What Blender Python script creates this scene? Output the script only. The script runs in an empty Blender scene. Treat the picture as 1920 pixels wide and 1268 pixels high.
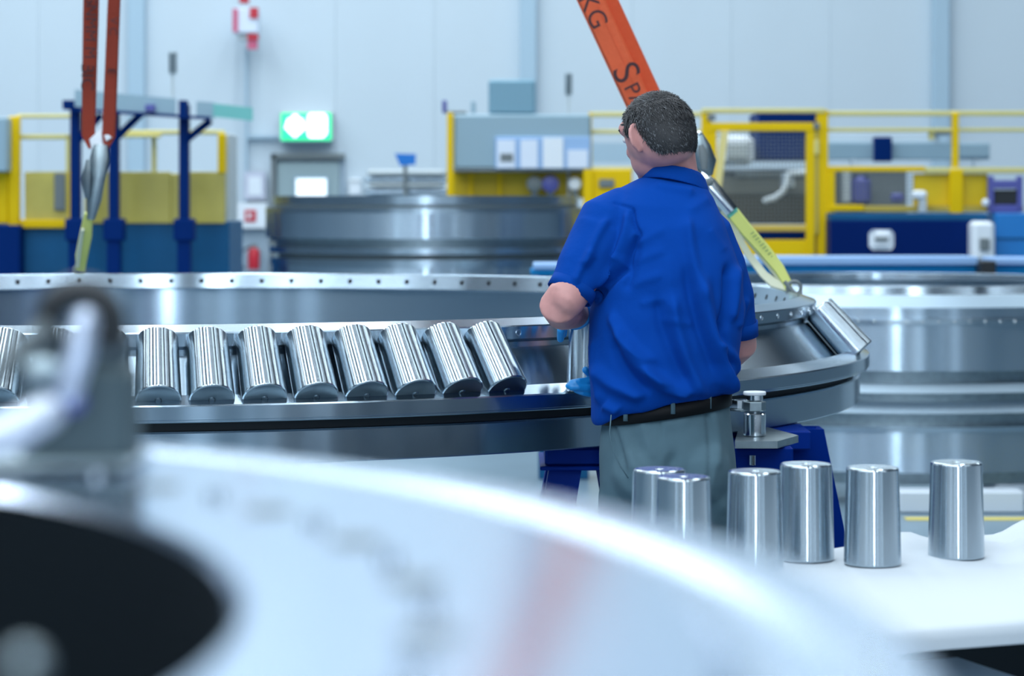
import bpy, math, random
import numpy as np
from mathutils import Vector, Matrix
random.seed(7); np.random.seed(7)
C = bpy.context.scene.collection
PI = math.pi
# ---------------------------------------------------------------- camera, world, lights
F = 4500.0; HY = 380.0; HC = 1.53          # focal length (px of 1920), horizon row, camera height
cam = bpy.data.objects.new('camera', bpy.data.cameras.new('camera')); C.objects.link(cam)
cam.location = (0, 0, HC); cam.rotation_euler = (PI/2, 0, 0)
cam.data.sensor_width = 36; cam.data.lens = F/1920*36
cam.data.shift_y = -(634-HY)/1920
cam.data.clip_start = 0.05
cam.data.dof.use_dof = True; cam.data.dof.focus_distance = 5.5; cam.data.dof.aperture_fstop = 4.3
bpy.context.scene.camera = cam
w = bpy.data.worlds.new('world'); bpy.context.scene.world = w; w.use_nodes = True
w.node_tree.nodes['Background'].inputs[0].default_value = (.5, .68, .9, 1)
w.node_tree.nodes['Background'].inputs[1].default_value = .25
vs = bpy.context.scene.view_settings
vs.view_transform = 'Standard'; vs.look = 'None'; vs.gamma = 1; vs.use_curve_mapping = False
vs.exposure = 0.05
LP = 190
def area(x, y, z, sx, sy, power, col, rot=(0, 0, 0)):
    l = bpy.data.lights.new('strip_light', 'AREA'); l.shape = 'RECTANGLE'; l.size = sx; l.size_y = sy
    l.energy = power; l.color = col
    o = bpy.data.objects.new('strip_light', l); o.location = (x, y, z); o.rotation_euler = rot; C.objects.link(o)
    return o
for i, x in enumerate((-11.5, -8.3, -5.3, -2.7, -0.3, 3.4, 9.3)):
    for y, ly in ((-4.0, 17.0), (17.5, 19.0)):
        area(x, y, 10.4, .7, ly, LP*1.26*ly/8, (.82, .925, 1.0))

# ---------------------------------------------------------------- helpers
def P(px, py, D):
    return Vector(((px-960)/F*D, D, HC-(py-HY)/F*D))
def mat(name, col, metal=0.0, rough=.5, emit=0, aniso=0, brushed=0, spec=.5, alpha=1, noise=0, nscale=20, coat=0, bumpscale=0, bump=0):
    m = bpy.data.materials.new(name); m.use_nodes = True
    nt = m.node_tree; b = nt.nodes['Principled BSDF']
    c = tuple(col)+(1,)
    b.inputs['Base Color'].default_value = c
    b.inputs['Metallic'].default_value = metal
    b.inputs['Roughness'].default_value = rough
    b.inputs['Specular IOR Level'].default_value = spec
    b.inputs['Coat Weight'].default_value = coat
    if alpha < 1: b.inputs['Alpha'].default_value = alpha
    if emit:
        b.inputs['Emission Color'].default_value = c; b.inputs['Emission Strength'].default_value = emit
    tc = nt.nodes.new('ShaderNodeTexCoord')
    if aniso:
        b.inputs['Anisotropic'].default_value = aniso
        b.inputs['Anisotropic Rotation'].default_value = .25
        t = nt.nodes.new('ShaderNodeTangent'); t.direction_type = 'RADIAL'; t.axis = 'Z'
        nt.links.new(t.outputs[0], b.inputs['Tangent'])
    if noise:
        n = nt.nodes.new('ShaderNodeTexNoise'); n.inputs['Scale'].default_value = nscale; n.inputs['Detail'].default_value = 5
        nt.links.new(tc.outputs['Object'], n.inputs['Vector'])
        mx = nt.nodes.new('ShaderNodeMixRGB'); mx.blend_type = 'MULTIPLY'; mx.inputs[0].default_value = 1
        mx.inputs[1].default_value = c
        r = nt.nodes.new('ShaderNodeMapRange'); r.inputs['From Min'].default_value = .3; r.inputs['From Max'].default_value = .7
        r.inputs['To Min'].default_value = 1-noise; r.inputs['To Max'].default_value = 1.0
        nt.links.new(n.outputs['Fac'], r.inputs['Value']); nt.links.new(r.outputs[0], mx.inputs[2])
        nt.links.new(mx.outputs[0], b.inputs['Base Color'])
    if brushed:       # turned grooves: noise stretched round the axis, read from (radius, height)
        s = nt.nodes.new('ShaderNodeSeparateXYZ'); nt.links.new(tc.outputs['Object'], s.inputs[0])
        cx = nt.nodes.new('ShaderNodeCombineXYZ'); ln = nt.nodes.new('ShaderNodeVectorMath'); ln.operation = 'LENGTH'
        nt.links.new(s.outputs[0], cx.inputs[0]); nt.links.new(s.outputs[1], cx.inputs[1]); nt.links.new(cx.outputs[0], ln.inputs[0])
        c2 = nt.nodes.new('ShaderNodeCombineXYZ'); nt.links.new(ln.outputs['Value'], c2.inputs[0]); nt.links.new(s.outputs[2], c2.inputs[1])
        n = nt.nodes.new('ShaderNodeTexNoise'); n.inputs['Scale'].default_value = brushed; n.inputs['Detail'].default_value = 3
        nt.links.new(c2.outputs[0], n.inputs['Vector'])
        r = nt.nodes.new('ShaderNodeMapRange'); r.inputs['To Min'].default_value = rough*(.97 if aniso else .8); r.inputs['To Max'].default_value = rough*(1.03 if aniso else 1.25)
        nt.links.new(n.outputs['Fac'], r.inputs['Value']); nt.links.new(r.outputs[0], b.inputs['Roughness'])
    if bump:
        n = nt.nodes.new('ShaderNodeTexNoise'); n.inputs['Scale'].default_value = bumpscale; n.inputs['Detail'].default_value = 4
        nt.links.new(tc.outputs['Object'], n.inputs['Vector'])
        bp = nt.nodes.new('ShaderNodeBump'); bp.inputs['Strength'].default_value = bump; bp.inputs['Distance'].default_value = .01
        nt.links.new(n.outputs['Fac'], bp.inputs['Height']); nt.links.new(bp.outputs[0], b.inputs['Normal'])
    return m
M = dict(
    wall=mat('painted_wall_panel', (.59, .69, .76), rough=.55, noise=.05, nscale=.6),
    wall_low=mat('grey_blue_plinth_paint', (.33, .43, .52), rough=.5),
    wall_dark=mat('grey_blue_hall_wall', (.075, .11, .15), rough=.6, noise=.3, nscale=.25),
    column=mat('pale_blue_column_paint', (.40, .55, .66), rough=.5),
    ceil=mat('grey_ceiling', (.05, .075, .10), rough=.7, noise=.2, nscale=.5),
    floor=mat('blue_grey_floor_coating', (.19, .28, .35), rough=.3, noise=.15, nscale=1.5),
    line=mat('yellow_floor_line', (.75, .62, .12), rough=.5),
    ring=mat('ground_steel', (.36, .45, .53), 1, .21, aniso=1, brushed=20),
    ringm=mat('turned_steel', (.50, .60, .67), 1, .22, aniso=0, brushed=160),
    far=mat('machined_steel_far', (.44, .54, .63), 1, .25, aniso=1, brushed=20),
    roller=mat('polished_roller_steel', (.47, .55, .61), 1, .22, aniso=1, brushed=20), ringsoft=mat('matt_steel_chamfer', (.42, .53, .62), 1, .5),
    rollend=mat('ground_roller_end', (.20, .26, .30), 1, .3, brushed=300), rolltop=mat('turned_roller_top', (.62, .70, .76), 1, .24, brushed=300),
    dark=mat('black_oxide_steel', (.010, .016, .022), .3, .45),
    hole=mat('dark_bore', (.02, .03, .04), .5, .6), gap=mat('painted_gap_shade', (.012, .018, .024), rough=.6),  # gap: near-black colour carries the shade of the recess
    fg=mat('satin_polished_steel', (.68, .77, .92), 1, .15, brushed=120),
    fgc=mat('satin_steel_cone', (.50, .60, .72), 1, .25, brushed=120),
    steel=mat('grey_steel', (.34, .42, .46), 1, .35, noise=.2, nscale=30),
    chrome=mat('bright_steel', (.75, .79, .82), 1, .14),
    bluest=mat('blue_stand_paint', (.0, .022, .21), rough=.5, spec=.06),
    navy=mat('navy_machine_paint', (.0, .020, .13), rough=.5, spec=.06),
    dkblue=mat('deep_blue_machine_paint', (.003, .10, .25), rough=.5, spec=.25, noise=.25, nscale=2),
    sky=mat('light_blue_machine_paint', (.01, .19, .55), rough=.4),
    beamb=mat('blue_beam_paint', (.0, .22, .52), rough=.5, spec=.2),
    yellow=mat('yellow_guard_paint', (.80, .53, .0), rough=.5, spec=.2),
    ypale=mat('pale_yellow_rail', (.66, .60, .22), rough=.5),
    yglass=mat('yellow_tinted_panel', (.56, .48, .11), rough=.25, noise=.2, nscale=3),
    grey=mat('grey_blue_cabinet_paint', (.27, .40, .48), rough=.45),
    greyd=mat('dusky_grey_paint', (.16, .19, .20), rough=.5),
    greyl=mat('light_grey_paint', (.52, .58, .60), rough=.45),
    white=mat('white_plastic', (.78, .84, .90), rough=.4),
    paper=mat('printed_paper', (.72, .80, .92), rough=.7),
    paperb=mat('blue_paper_holder', (.30, .48, .75), rough=.5),
    violet=mat('violet_blue_paint', (.09, .10, .35), rough=.4),
    cloth=mat('white_cloth', (.56, .61, .66), rough=.85, bump=.25, bumpscale=9),
    board=mat('white_board_edge', (.66, .74, .82), rough=.5),
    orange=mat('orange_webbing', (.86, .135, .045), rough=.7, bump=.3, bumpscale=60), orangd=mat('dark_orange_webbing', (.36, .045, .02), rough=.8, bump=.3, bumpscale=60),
    ink=mat('dark_print', (.05, .015, .02), rough=.7),
    inkg=mat('green_print', (.10, .22, .10), rough=.7),
    lime=mat('yellow_green_webbing', (.62, .66, .18), rough=.7),
    cream=mat('cream_webbing', (.66, .68, .52), rough=.75),
    teal=mat('teal_webbing', (.10, .42, .33), rough=.7),
    tealp=mat('teal_sign_plate', (.16, .48, .46), rough=.5),
    red=mat('red_paint', (.55, .02, .04), rough=.35),
    pink=mat('red_white_label', (.60, .12, .22), rough=.6),
    green=mat('lit_green_sign', (.02, .62, .25), emit=1.3),
    lit=mat('lit_white_sign', (.95, 1, .98), emit=2.2),
    pane=mat('lit_door_window', (.85, .94, 1), emit=.85),
    black=mat('black_plastic', (.012, .016, .02), rough=.5),
    skin=mat('skin', (.68, .33, .31), rough=.5, noise=.25, nscale=22),
    hair=mat('dark_hair', (.028, .029, .033), rough=.6),
    hairg=mat('greying_hair', (.13, .14, .155), rough=.6),
    shirt=mat('royal_blue_cotton', (.0, .052, .33), rough=.9, spec=.12, bump=.10, bumpscale=60),
    collar=mat('royal_blue_ribbed_collar', (.0, .048, .30), rough=.9, spec=.12),
    trouser=mat('grey_blue_twill', (.085, .16, .205), rough=.9, noise=.18, nscale=9, bump=.2, bumpscale=14),
    belt=mat('black_leather', (.004, .005, .007), rough=.55, spec=.2),
    glove=mat('blue_nitrile', (.01, .27, .68), rough=.35),
    shoe=mat('black_shoe_leather', (.02, .02, .02), rough=.5),
    eye=mat('eye_white', (.8, .8, .8), rough=.2),
    smear=mat('hose_white', (.72, .80, .86), rough=.5),
)
class MB:
    def __init__(s): s.v = []; s.f = []; s.ang = None
    def add(s, vs, fs):
        o = len(s.v); s.v += [tuple(v) for v in vs]; s.f += [tuple(i+o for i in f) for f in fs]; return s
    def box(s, x0, y0, z0, x1, y1, z1, c=0):
        if c <= 0:
            vs = [(x, y, z) for z in (z0, z1) for y in (y0, y1) for x in (x0, x1)]
            return s.add(vs, [(0, 2, 3, 1), (4, 5, 7, 6), (0, 1, 5, 4), (2, 6, 7, 3), (0, 4, 6, 2), (1, 3, 7, 5)])
        def rect(a, z): return [(x0+a, y0, z), (x1-a, y0, z), (x1, y0+a, z), (x1, y1-a, z), (x1-a, y1, z), (x0+a, y1, z), (x0, y1-a, z), (x0, y0+a, z)]
        def ins(a, z): return [(x0+2*a, y0+a, z), (x1-2*a, y0+a, z), (x1-a, y0+2*a, z), (x1-a, y1-2*a, z), (x1-2*a, y1-a, z), (x0+2*a, y1-a, z), (x0+a, y1-2*a, z), (x0+a, y0+2*a, z)]
        vs = ins(c, z0)+rect(c, z0+c)+rect(c, z1-c)+ins(c, z1)
        fs = [tuple(range(7, -1, -1)), tuple(range(24, 32))]
        for k in range(3):
            for i in range(8): j = (i+1) % 8; fs.append((k*8+i, k*8+j, k*8+8+j, k*8+8+i))
        return s.add(vs, fs)
    def loft(s, secs, cap=True, closed=False):     # secs: equal length loops
        n = len(secs[0]); vs = [p for q in secs for p in q]; fs = []
        K = len(secs)
        for k in range(K if closed else K-1):
            a = k*n; b = ((k+1) % K)*n
            for i in range(n): j = (i+1) % n; fs.append((a+i, a+j, b+j, b+i))
        if cap and not closed: fs.append(tuple(range(n-1, -1, -1))); fs.append(tuple((K-1)*n+i for i in range(n)))
        return s.add(vs, fs)
    def tube(s, path, r, n=12, cap=True, flat=None, up=None):
        pts = [Vector(p) for p in path]; rs = r if isinstance(r, (list, tuple)) else [r]*len(pts)
        secs = []; u = None
        for i, p in enumerate(pts):
            t = (pts[min(i+1, len(pts)-1)]-pts[max(i-1, 0)]).normalized()
            if u is None:
                a = Vector(up) if up else (Vector((0, 0, 1)) if abs(t.z) < .9 else Vector((1, 0, 0)))
                u = (a-t*a.dot(t)).normalized()
            else: u = (u-t*u.dot(t)).normalized()
            v = t.cross(u)
            fl = flat if flat else 1
            secs.append([p+u*(rs[i]*math.cos(2*PI*k/n))+v*(rs[i]*fl*math.sin(2*PI*k/n)) for k in range(n)])
        return s.loft(secs, cap)
    def strap(s, path, wdt, th, side, twist=0):
        pts = [Vector(p) for p in path]; secs = []
        ws = wdt if isinstance(wdt, (list, tuple)) else [wdt]*len(pts)
        for i, p in enumerate(pts):
            t = (pts[min(i+1, len(pts)-1)]-pts[max(i-1, 0)]).normalized()
            u = Vector(side); u = (u-t*u.dot(t)).normalized(); v = t.cross(u); h = ws[i]/2; q = th/2
            secs.append([p+u*h*.8+v*q, p+u*h, p+u*h*.8-v*q, p-u*h*.8-v*q, p-u*h, p-u*h*.8+v*q])
        return s.loft(secs)
    def capsules(s, path, rs, n=16):
        pts = [Vector(p) for p in path]
        t0 = (pts[0]-pts[1]).normalized(); t1 = (pts[-1]-pts[-2]).normalized()
        P2 = []; R2 = []
        for a in (80, 50, 25): P2.append(pts[0]+t0*rs[0]*math.sin(a*PI/180)); R2.append(rs[0]*math.cos(a*PI/180))
        P2 += pts; R2 += list(rs)
        for a in (25, 50, 80): P2.append(pts[-1]+t1*rs[-1]*math.sin(a*PI/180)); R2.append(rs[-1]*math.cos(a*PI/180))
        return s.tube(P2, R2, n)
    def ell(s, c, ax, ay, az, n=20, m=12):        # ax..az: half-axis vectors
        c = Vector(c); ax, ay, az = Vector(ax), Vector(ay), Vector(az); secs = []
        for k in range(1, m):
            ph = -PI/2+PI*k/m
            secs.append([c+az*math.sin(ph)+(ax*math.cos(2*PI*i/n)+ay*math.sin(2*PI*i/n))*math.cos(ph) for i in range(n)])
        return s.loft(secs)
    def lathe(s, prof, n=64, c=(0, 0, 0), closed=False, a0=0, a1=2*PI):
        if n >= 48: s.ang = 14
        vs = []; fs = []; m = len(prof); full = abs(a1-a0-2*PI) < 1e-6; N = n if full else n+1
        for i in range(N):
            a = a0+(a1-a0)*i/n
            for r, z in prof: vs.append((c[0]+r*math.cos(a), c[1]+r*math.sin(a), c[2]+z))
        for i in range(n):
            j = (i+1) % N
            for k in range(m if closed else m-1):
                l = (k+1) % m
                fs.append((i*m+k, j*m+k, j*m+l, i*m+l))
        if not closed and full:
            if prof[0][0] > 1e-4 and prof[0][0] < 3: pass
        return s.add(vs, fs)
    def cyl(s, c, r, z0, z1, n=24, ch=0.0, top_r=None):
        tr = top_r if top_r else r
        ch = ch or min(r*.08, (z1-z0)*.2)
        prof = [(1e-5, z0), (r-ch, z0), (r, z0+ch), (tr, z1-ch), (tr-ch, z1), (1e-5, z1)]
        return s.lathe(prof, n, c)
    def build(s, name, m, parent=None, smooth=35, loc=None):
        me = bpy.data.meshes.new(name); me.from_pydata(s.v, [], s.f); me.update()
        me.validate()
        import bmesh
        bm = bmesh.new(); bm.from_mesh(me); bmesh.ops.remove_doubles(bm, verts=bm.verts, dist=2e-5)
        bmesh.ops.recalc_face_normals(bm, faces=bm.faces); bm.to_mesh(me); bm.free()
        if smooth:
            me.polygons.foreach_set('use_smooth', [True]*len(me.polygons)); me.set_sharp_from_angle(angle=math.radians(s.ang or smooth))
        me.materials.append(M[m] if isinstance(m, str) else m)
        o = bpy.data.objects.new(name, me); C.objects.link(o)
        if loc: o.location = loc
        if parent: o.parent = parent
        return o
def tag(o, label=None, cat=None, group=None, kind=None):
    if label: o['label'] = label
    if cat: o['category'] = cat
    if group: o['group'] = group
    if kind: o['kind'] = kind
    return o
def empty(name, loc, label, cat, group=None, rot=(0, 0, 0)):
    o = bpy.data.objects.new(name, None); o.location = loc; o.rotation_euler = rot; C.objects.link(o)
    o.empty_display_size = .05
    return tag(o, label, cat, group)
def part(name, mb, m, par, smooth=35):      # world-coordinate mesh under an unrotated empty
    o = mb.build(name, m, None, smooth)
    if par is not None:
        l = par.location; me = o.data
        if name and not par.rotation_euler.x:
            me.transform(Matrix.Translation(-Vector(l)))
        o.parent = par
    return o
def pbox(px0, py0, px1, py1, D, dep, c=0, mb=None):
    a = P(px0, py1, D); b = P(px1, py0, D)
    return (mb or MB()).box(min(a.x, b.x), D, min(a.z, b.z), max(a.x, b.x), D+dep, max(a.z, b.z), c)
def copy_tree(o, parent=None):
    c = o.copy(); C.objects.link(c); c.parent = parent
    for ch in list(o.children): copy_tree(ch, c)
    return c
def text_mesh(name, s, size, mtx, m, parent=None, ext=.0006):
    cu = bpy.data.curves.new(name, 'FONT'); cu.body = s; cu.size = size; cu.extrude = ext; cu.align_x = 'LEFT'; cu.align_y = 'CENTER'
    t = bpy.data.objects.new(name+'_src', cu); C.objects.link(t)
    dg = bpy.context.evaluated_depsgraph_get(); me = bpy.data.meshes.new_from_object(t.evaluated_get(dg)); bpy.data.objects.remove(t)
    me.transform(mtx); me.name = name
    me.materials.clear(); me.materials.append(M[m]); o = bpy.data.objects.new(name, me); C.objects.link(o); o.parent = parent
    return o
#@@STRUCTURE
# ---------------------------------------------------------------- the hall
XL, XR, YB, YF, ZT = -15.0, 15.0, 28.3, -13.0, 10.9
tag(MB().box(XL, YF, -.2, XR, YB+.4, 0).build('floor', 'floor'), kind='structure')
tag(MB().box(XL, YF, ZT, XR, YB+.4, ZT+.2).build('ceiling', 'ceil'), kind='structure')
tag(MB().box(XL-.2, YF, 0, XL, YB+.4, ZT).build('wall_left', 'wall_dark'), kind='structure')
tag(MB().box(XR, YF, 0, XR+.2, YB+.4, ZT).build('wall_right', 'wall_dark'), kind='structure')
tag(MB().box(XL, YF-.2, 0, XR, YF, ZT).build('wall_front', 'wall_dark'), kind='structure')
# unseen glowing strips added behind the camera to streak the steel with reflections
for i, (x, wd, em) in enumerate(((-11, 1.6, .9), (-8.3, .5, 1.2), (-6.4, .25, 1.4), (-4.2, 1.1, .9), (-2.4, .18, 1.6), (.25, .7, 24), (2.3, .2, 1.3), (4.6, 1.2, .8), (7.2, .3, 1.4), (8.6, .6, 1.0), (11.5, 1.6, .9))):
    o = MB().box(x-wd/2, YF+.001, .1, x+wd/2, YF+.05, 7.5).build('window_%d' % (i+1), mat('added_glow_pane_%d' % i, (.75, .88, 1), emit=em)); tag(o, kind='structure')
wb = MB().box(XL, YB+.12, 0, XR, YB+.3, ZT).build('wall_back', 'wall'); tag(wb, kind='structure')
pw = 4.67/4
x0 = (257.5-960)/F*YB
src = None
i = 0
x = x0-pw*13
while x < XR-.1:
    if x > XL:
        if src is None:
            src = MB().box(.001, 0, 0, pw-.001, .12, ZT-.01, .002).build('wall_panel', 'wall', wb, loc=(x, YB, .0)); pn = src
        else:
            pn = src.copy(); C.objects.link(pn); pn.location = (x, YB, 0)
    x += pw
for k, px in enumerate((257, 990, 1762)):
    a = P(px-15, 0, YB-.03).x; b = P(px+16, 0, YB-.03).x
    tag(MB().box(a, YB-.14, 0, b, YB-.005, ZT-.01, .01).build('trim_%d' % (k+1), 'column'), kind='structure')
tag(pbox(432, 430, 505, 700, YB-.1, .09).build('trim_4', 'wall_low'), kind='structure')
# door
dr = pbox(508, 289, 646, 616, YB-.08, .075).build('door_1', 'wall_low'); tag(dr, kind='structure')
pbox(519, 303, 636, 616, YB-.12, .035, .01).build('door_leaf', mat('door_paint', (.30, .40, .43), rough=.5), dr)
pbox(550, 330, 616, 375, YB-.145, .02).build('window_frame', 'grey', dr)
pbox(555, 335, 612, 370, YB-.155, .012).build('window_pane', 'pane', dr)
mb = MB(); mb.box(*[v for v in (P(508, 303, YB-.17).x, YB-.17, P(508, 616, YB-.17).z, P(516, 303, YB-.17).x, YB-.08, P(508, 289, YB-.17).z)])
mb.build('door_jamb', 'greyd', dr)
pbox(508, 288, 646, 298, YB-.17, .09).build('door_lintel', 'greyd', dr)
a = P(625, 470, YB-.14); MB().tube([a, a+Vector((-.12, -.02, 0))], .014).build('door_handle', 'chrome', dr)
# floor markings
tag(MB().box(1.9, 11.55, .0005, 12, 11.65, .003).build('trim_5', 'line'), kind='structure')

#@@RINGS
# ---------------------------------------------------------------- main bearing ring
RC = Vector((-1.17, 7.65, 0))
ring = empty('bearing_ring', RC, 'large polished steel bearing ring laid flat on the blue stands, worker leaning over it', 'bearing ring')
N = 288
part('rim', MB().lathe([(2.070, 1.2415), (2.073, 1.2445), (2.121, 1.229), (2.123, 1.2255), (2.122, 1.196), (2.112, 1.188), (2.09, 1.188), (2.052, 1.183), (2.049, 1.186)], N, RC, closed=True), 'ring', ring)
part('raceway', MB().lathe([(2.095, 1.1879), (2.106, 1.1879), (2.106, 1.174), (2.113, 1.174), (2.118, 1.168), (2.2205, 1.050), (2.2205, 1.034), (2.08, 1.034), (2.08, 1.1879)], N, RC, closed=True), 'ring', ring)
part('flange', MB().lathe([(2.233, 1.0915), (2.236, 1.092), (2.283, 1.0735), (2.2855, 1.070), (2.2855, 1.040), (2.284, 1.0385), (2.284, 1.0355), (2.2825, 1.033), (2.14, 1.033), (2.14, 1.040), (2.2207, 1.040), (2.2225, 1.052)], N, RC, closed=True), 'ring', ring)
hmb = MB()
def disc(c, r, nrm, n=12, th=.0012):
    nrm = Vector(nrm).normalized(); u = nrm.orthogonal().normalized(); v = nrm.cross(u); c = Vector(c)
    return [[c+nrm*t+(u*math.cos(2*PI*i/n)+v*math.sin(2*PI*i/n))*rr for i in range(n)] for t, rr in ((0, r), (th, r), (th, r*.72), (th*.2, r*.68))]
K = 106
for k in range(K):
    a = 2*PI*k/K+.012
    dpx = RC.x+2.066*math.cos(a); dy = RC.y+2.066*math.sin(a)
    X = 960+F*dpx/dy
    if not (-30 < X < 1560) or math.sin(a) < -.2: continue
    n_ = Vector((-math.cos(a), -math.sin(a), .378))
    c = Vector((RC.x+2.0595*math.cos(a), RC.y+2.0595*math.sin(a), 1.2135))
    part('bolt_hole', MB().loft(disc(c, .0095, n_)), 'hole', ring)
for k in range(K):
    a = 2*PI*k/K+.03
    X = RC.x+2.12*math.cos(a); Y = RC.y+2.12*math.sin(a); px = 960+F*X/Y
    if math.sin(a) > .25 or not (955 < px < 1530) or (1010 < px < 1380): continue
    n_ = Vector((math.cos(a), math.sin(a), 0)); c = Vector((X, Y, 1.2105))+n_*.001
    part('socket_screw', MB().loft(disc(c, .0085, n_, th=.003)), 'chrome', ring)
# lower skirt ring
sk = MB().lathe([(2.18, 1.009), (2.252, 1.010), (2.256, 1.006), (2.256, .935), (2.253, .932), (2.08, .932), (2.08, 1.009)], N, RC, closed=True)
so = empty('support_ring', RC, 'lower steel ring clamped under the bearing ring, resting on blue stands', 'ring')
part('ring_body', sk, 'ring', so)
part('shaded_gap', MB().lathe([(2.10, 1.0095), (2.235, 1.0105), (2.235, 1.0325), (2.10, 1.0325)], N, RC, closed=True), 'gap', so)  # shade between flange and skirt painted on as a dark band

# rollers
def roller_parts(par, r0=.0525, r1=.0480, L=.178):
    # large end at z=0, small end at z=L
    ch = .004
    MB().lathe([(r0-ch, 0), (r0-.001, .0014), (r0, ch), (r1, L-ch), (r1-.0012, L-.0012), (r1-ch, L)], 64).build('body', 'roller', par, 50)
    MB().lathe([(1e-5, -.0015), (.006, -.0015), (.008, .0008), (r0*.45, .0), (r0-ch, 0.0)], 48).build('end_face', 'rollend', par, 50)
    MB().lathe([(1e-5, L-.004), (.005, L-.004), (.008, L-.0006), (r1*.5, L-.0008), (r1-ch, L)], 48).build('end_face', 'rolltop', par, 50)
slope = math.radians(41)     # from vertical
def ring_roller(theta, label, base=None):
    th = math.radians(theta)
    er = Vector((math.sin(th), -math.cos(th), 0)); z = Vector((0, 0, 1))
    t = (er*-math.sin(slope)+z*math.cos(slope))    # along the cone, upward
    nrm = (er*math.cos(slope)+z*math.sin(slope))
    p = RC+er*2.2205+z*1.050+nrm*.0532-t*.002
    # tilt so that the tapered side lies on the cone
    tt = (t-nrm*.0243).normalized(); nn = (nrm+t*.0243).normalized(); xx = nn.cross(tt)
    R = Matrix((xx, nn, tt)).transposed().to_4x4()
    o = empty('tapered_roller', p, label, 'roller', 'rollers seated on the raceway of the big bearing ring')
    o.matrix_world = Matrix.Translation(p) @ R
    return o
labs = {-4: 'steel tapered roller on the raceway at the photo\'s left edge, seen past the lifting eye',
        -2: 'steel tapered roller on the raceway hidden behind the blurred lifting eye',
        -3: 'steel tapered roller half showing beside the dark bail of the lifting eye'}
ordn = ['first', 'second', 'third', 'fourth', 'fifth', 'sixth', 'seventh']
first = None
for k in range(-5, 8):
    if k == 7: lab = 'last steel roller of the seated row, beside the open raceway gap'
    elif k == 6: lab = 'steel roller in the seated row, next to the last one before the gap'
    elif k >= 1: lab = 'shiny steel roller seated on the raceway, %s from the gap by the worker' % ['third', 'fourth', 'fifth', 'sixth', 'seventh'][5-k]
    elif k == 0: lab = 'upright looking steel roller, first whole one beside the blurred lifting eye'
    elif k == -1: lab = 'steel roller partly covered by the blurred grey lifting block'
    else: lab = {-2: 'steel roller on the raceway hidden behind the dark bail of the lifting eye', -3: 'steel roller showing past the outer side of the lifting eye',
                 -4: 'steel roller beyond the photo edge, next to the one past the lifting eye', -5: 'steel roller further round the ring, outside the photo edge'}[k]
    o = ring_roller(9.45+3.05*k, lab)
    if first is None: roller_parts(o); first = o
    else:
        for ch in first.children:
            c = ch.copy(); C.objects.link(c); c.parent = o
for th, lab in ((76.5, 'single steel roller lying on the far curve of the ring beyond the worker'),):
    o = ring_roller(th, lab)
    for ch in first.children: c = ch.copy(); C.objects.link(c); c.parent = o
# roller held by the worker
def held(p, tilt, lab, cat='roller', group=None):
    o = empty('tapered_roller', p, lab, cat, group); o.rotation_euler = tilt
    for ch in first.children: c = ch.copy(); C.objects.link(c); c.parent = o
    return o
hp = P(1103, 735, 5.79)
held(hp, (math.radians(-2), math.radians(1), 0), 'upright steel roller held in the worker\'s blue gloved hands')
# rollers standing on the table
tb = [(1793, 4.49, 'steel roller standing by the wrinkled cloth, alone at the far end of the row', 0),
      (1636, 4.40, 'steel roller standing alone on white cloth, between the tall pair and the end one', 0),
      (1511, 4.46, 'steel roller standing tall in front of the blue trestle leg, behind another roller', 0),
      (1415, 4.34, 'steel roller overlapping the one in front of the blue trestle leg', 0),
      (1281, 4.25, 'half hidden steel roller standing before the worker\'s trouser seat, in front of its twin', 0),
      (1236, 4.37, 'steel roller mostly hidden behind its twin by the worker\'s leg', 0)]
ZTAB = .865
for px, D, lab, _ in tb:
    held(Vector(((px-960)/F*D, D, ZTAB+.0022)), (0, 0, random.random()*6), lab, group='rollers standing on the covered table')

# ---------------------------------------------------------------- table
tt0 = Vector((1.155, 4.415, 0)); u = Vector((.93, .36, 0)).normalized(); v = Vector((-u.y, u.x, 0))
def tp(a, b, z): return tt0+u*a+v*b+Vector((0, 0, z))
tab = empty('work_table', tt0, 'table under white cloth with steel rollers standing on it', 'table')
A0, A1, B0, B1 = -1.15, 1.6, -.42, .34
def oriented(a0, a1, b0, b1, z0, z1, c=.004):
    mb = MB().box(a0, b0, z0, a1, b1, z1, c)
    mb.v = [tuple(tt0+u*p[0]+v*p[1]+Vector((0, 0, p[2]))) for p in mb.v]; return mb
part('tabletop', oriented(A0, A1, B0+.01, B1-.01, ZTAB-.043, ZTAB-.004), 'board', tab)
part('under_rail', oriented(-.385, A1-.05, B0+.012, B0+.06, ZTAB-.074, ZTAB-.045), 'steel', tab)
part('under_rail', oriented(A0+.1, A1-.05, B1-.12, B1-.06, ZTAB-.10, ZTAB-.045), 'black', tab)
for a, b in ((A0+.1, B0+.08), (.52, B0+.08), (A1-.15, B0+.08), (A0+.1, B1-.12), (.52, B1-.12), (A1-.15, B1-.12)):
    part('leg', oriented(a, a+.06, b, b+.06, 0, ZTAB-.044), 'black', tab)
part('side_panel', oriented(-.9, A1-.1, B1-.09, B1-.07, .12, ZTAB-.1), 'dark', tab)
part('lower_shelf', oriented(A0+.1, A1-.1, B0+.1, B1-.1, .30, .33), 'dark', tab)
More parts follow.
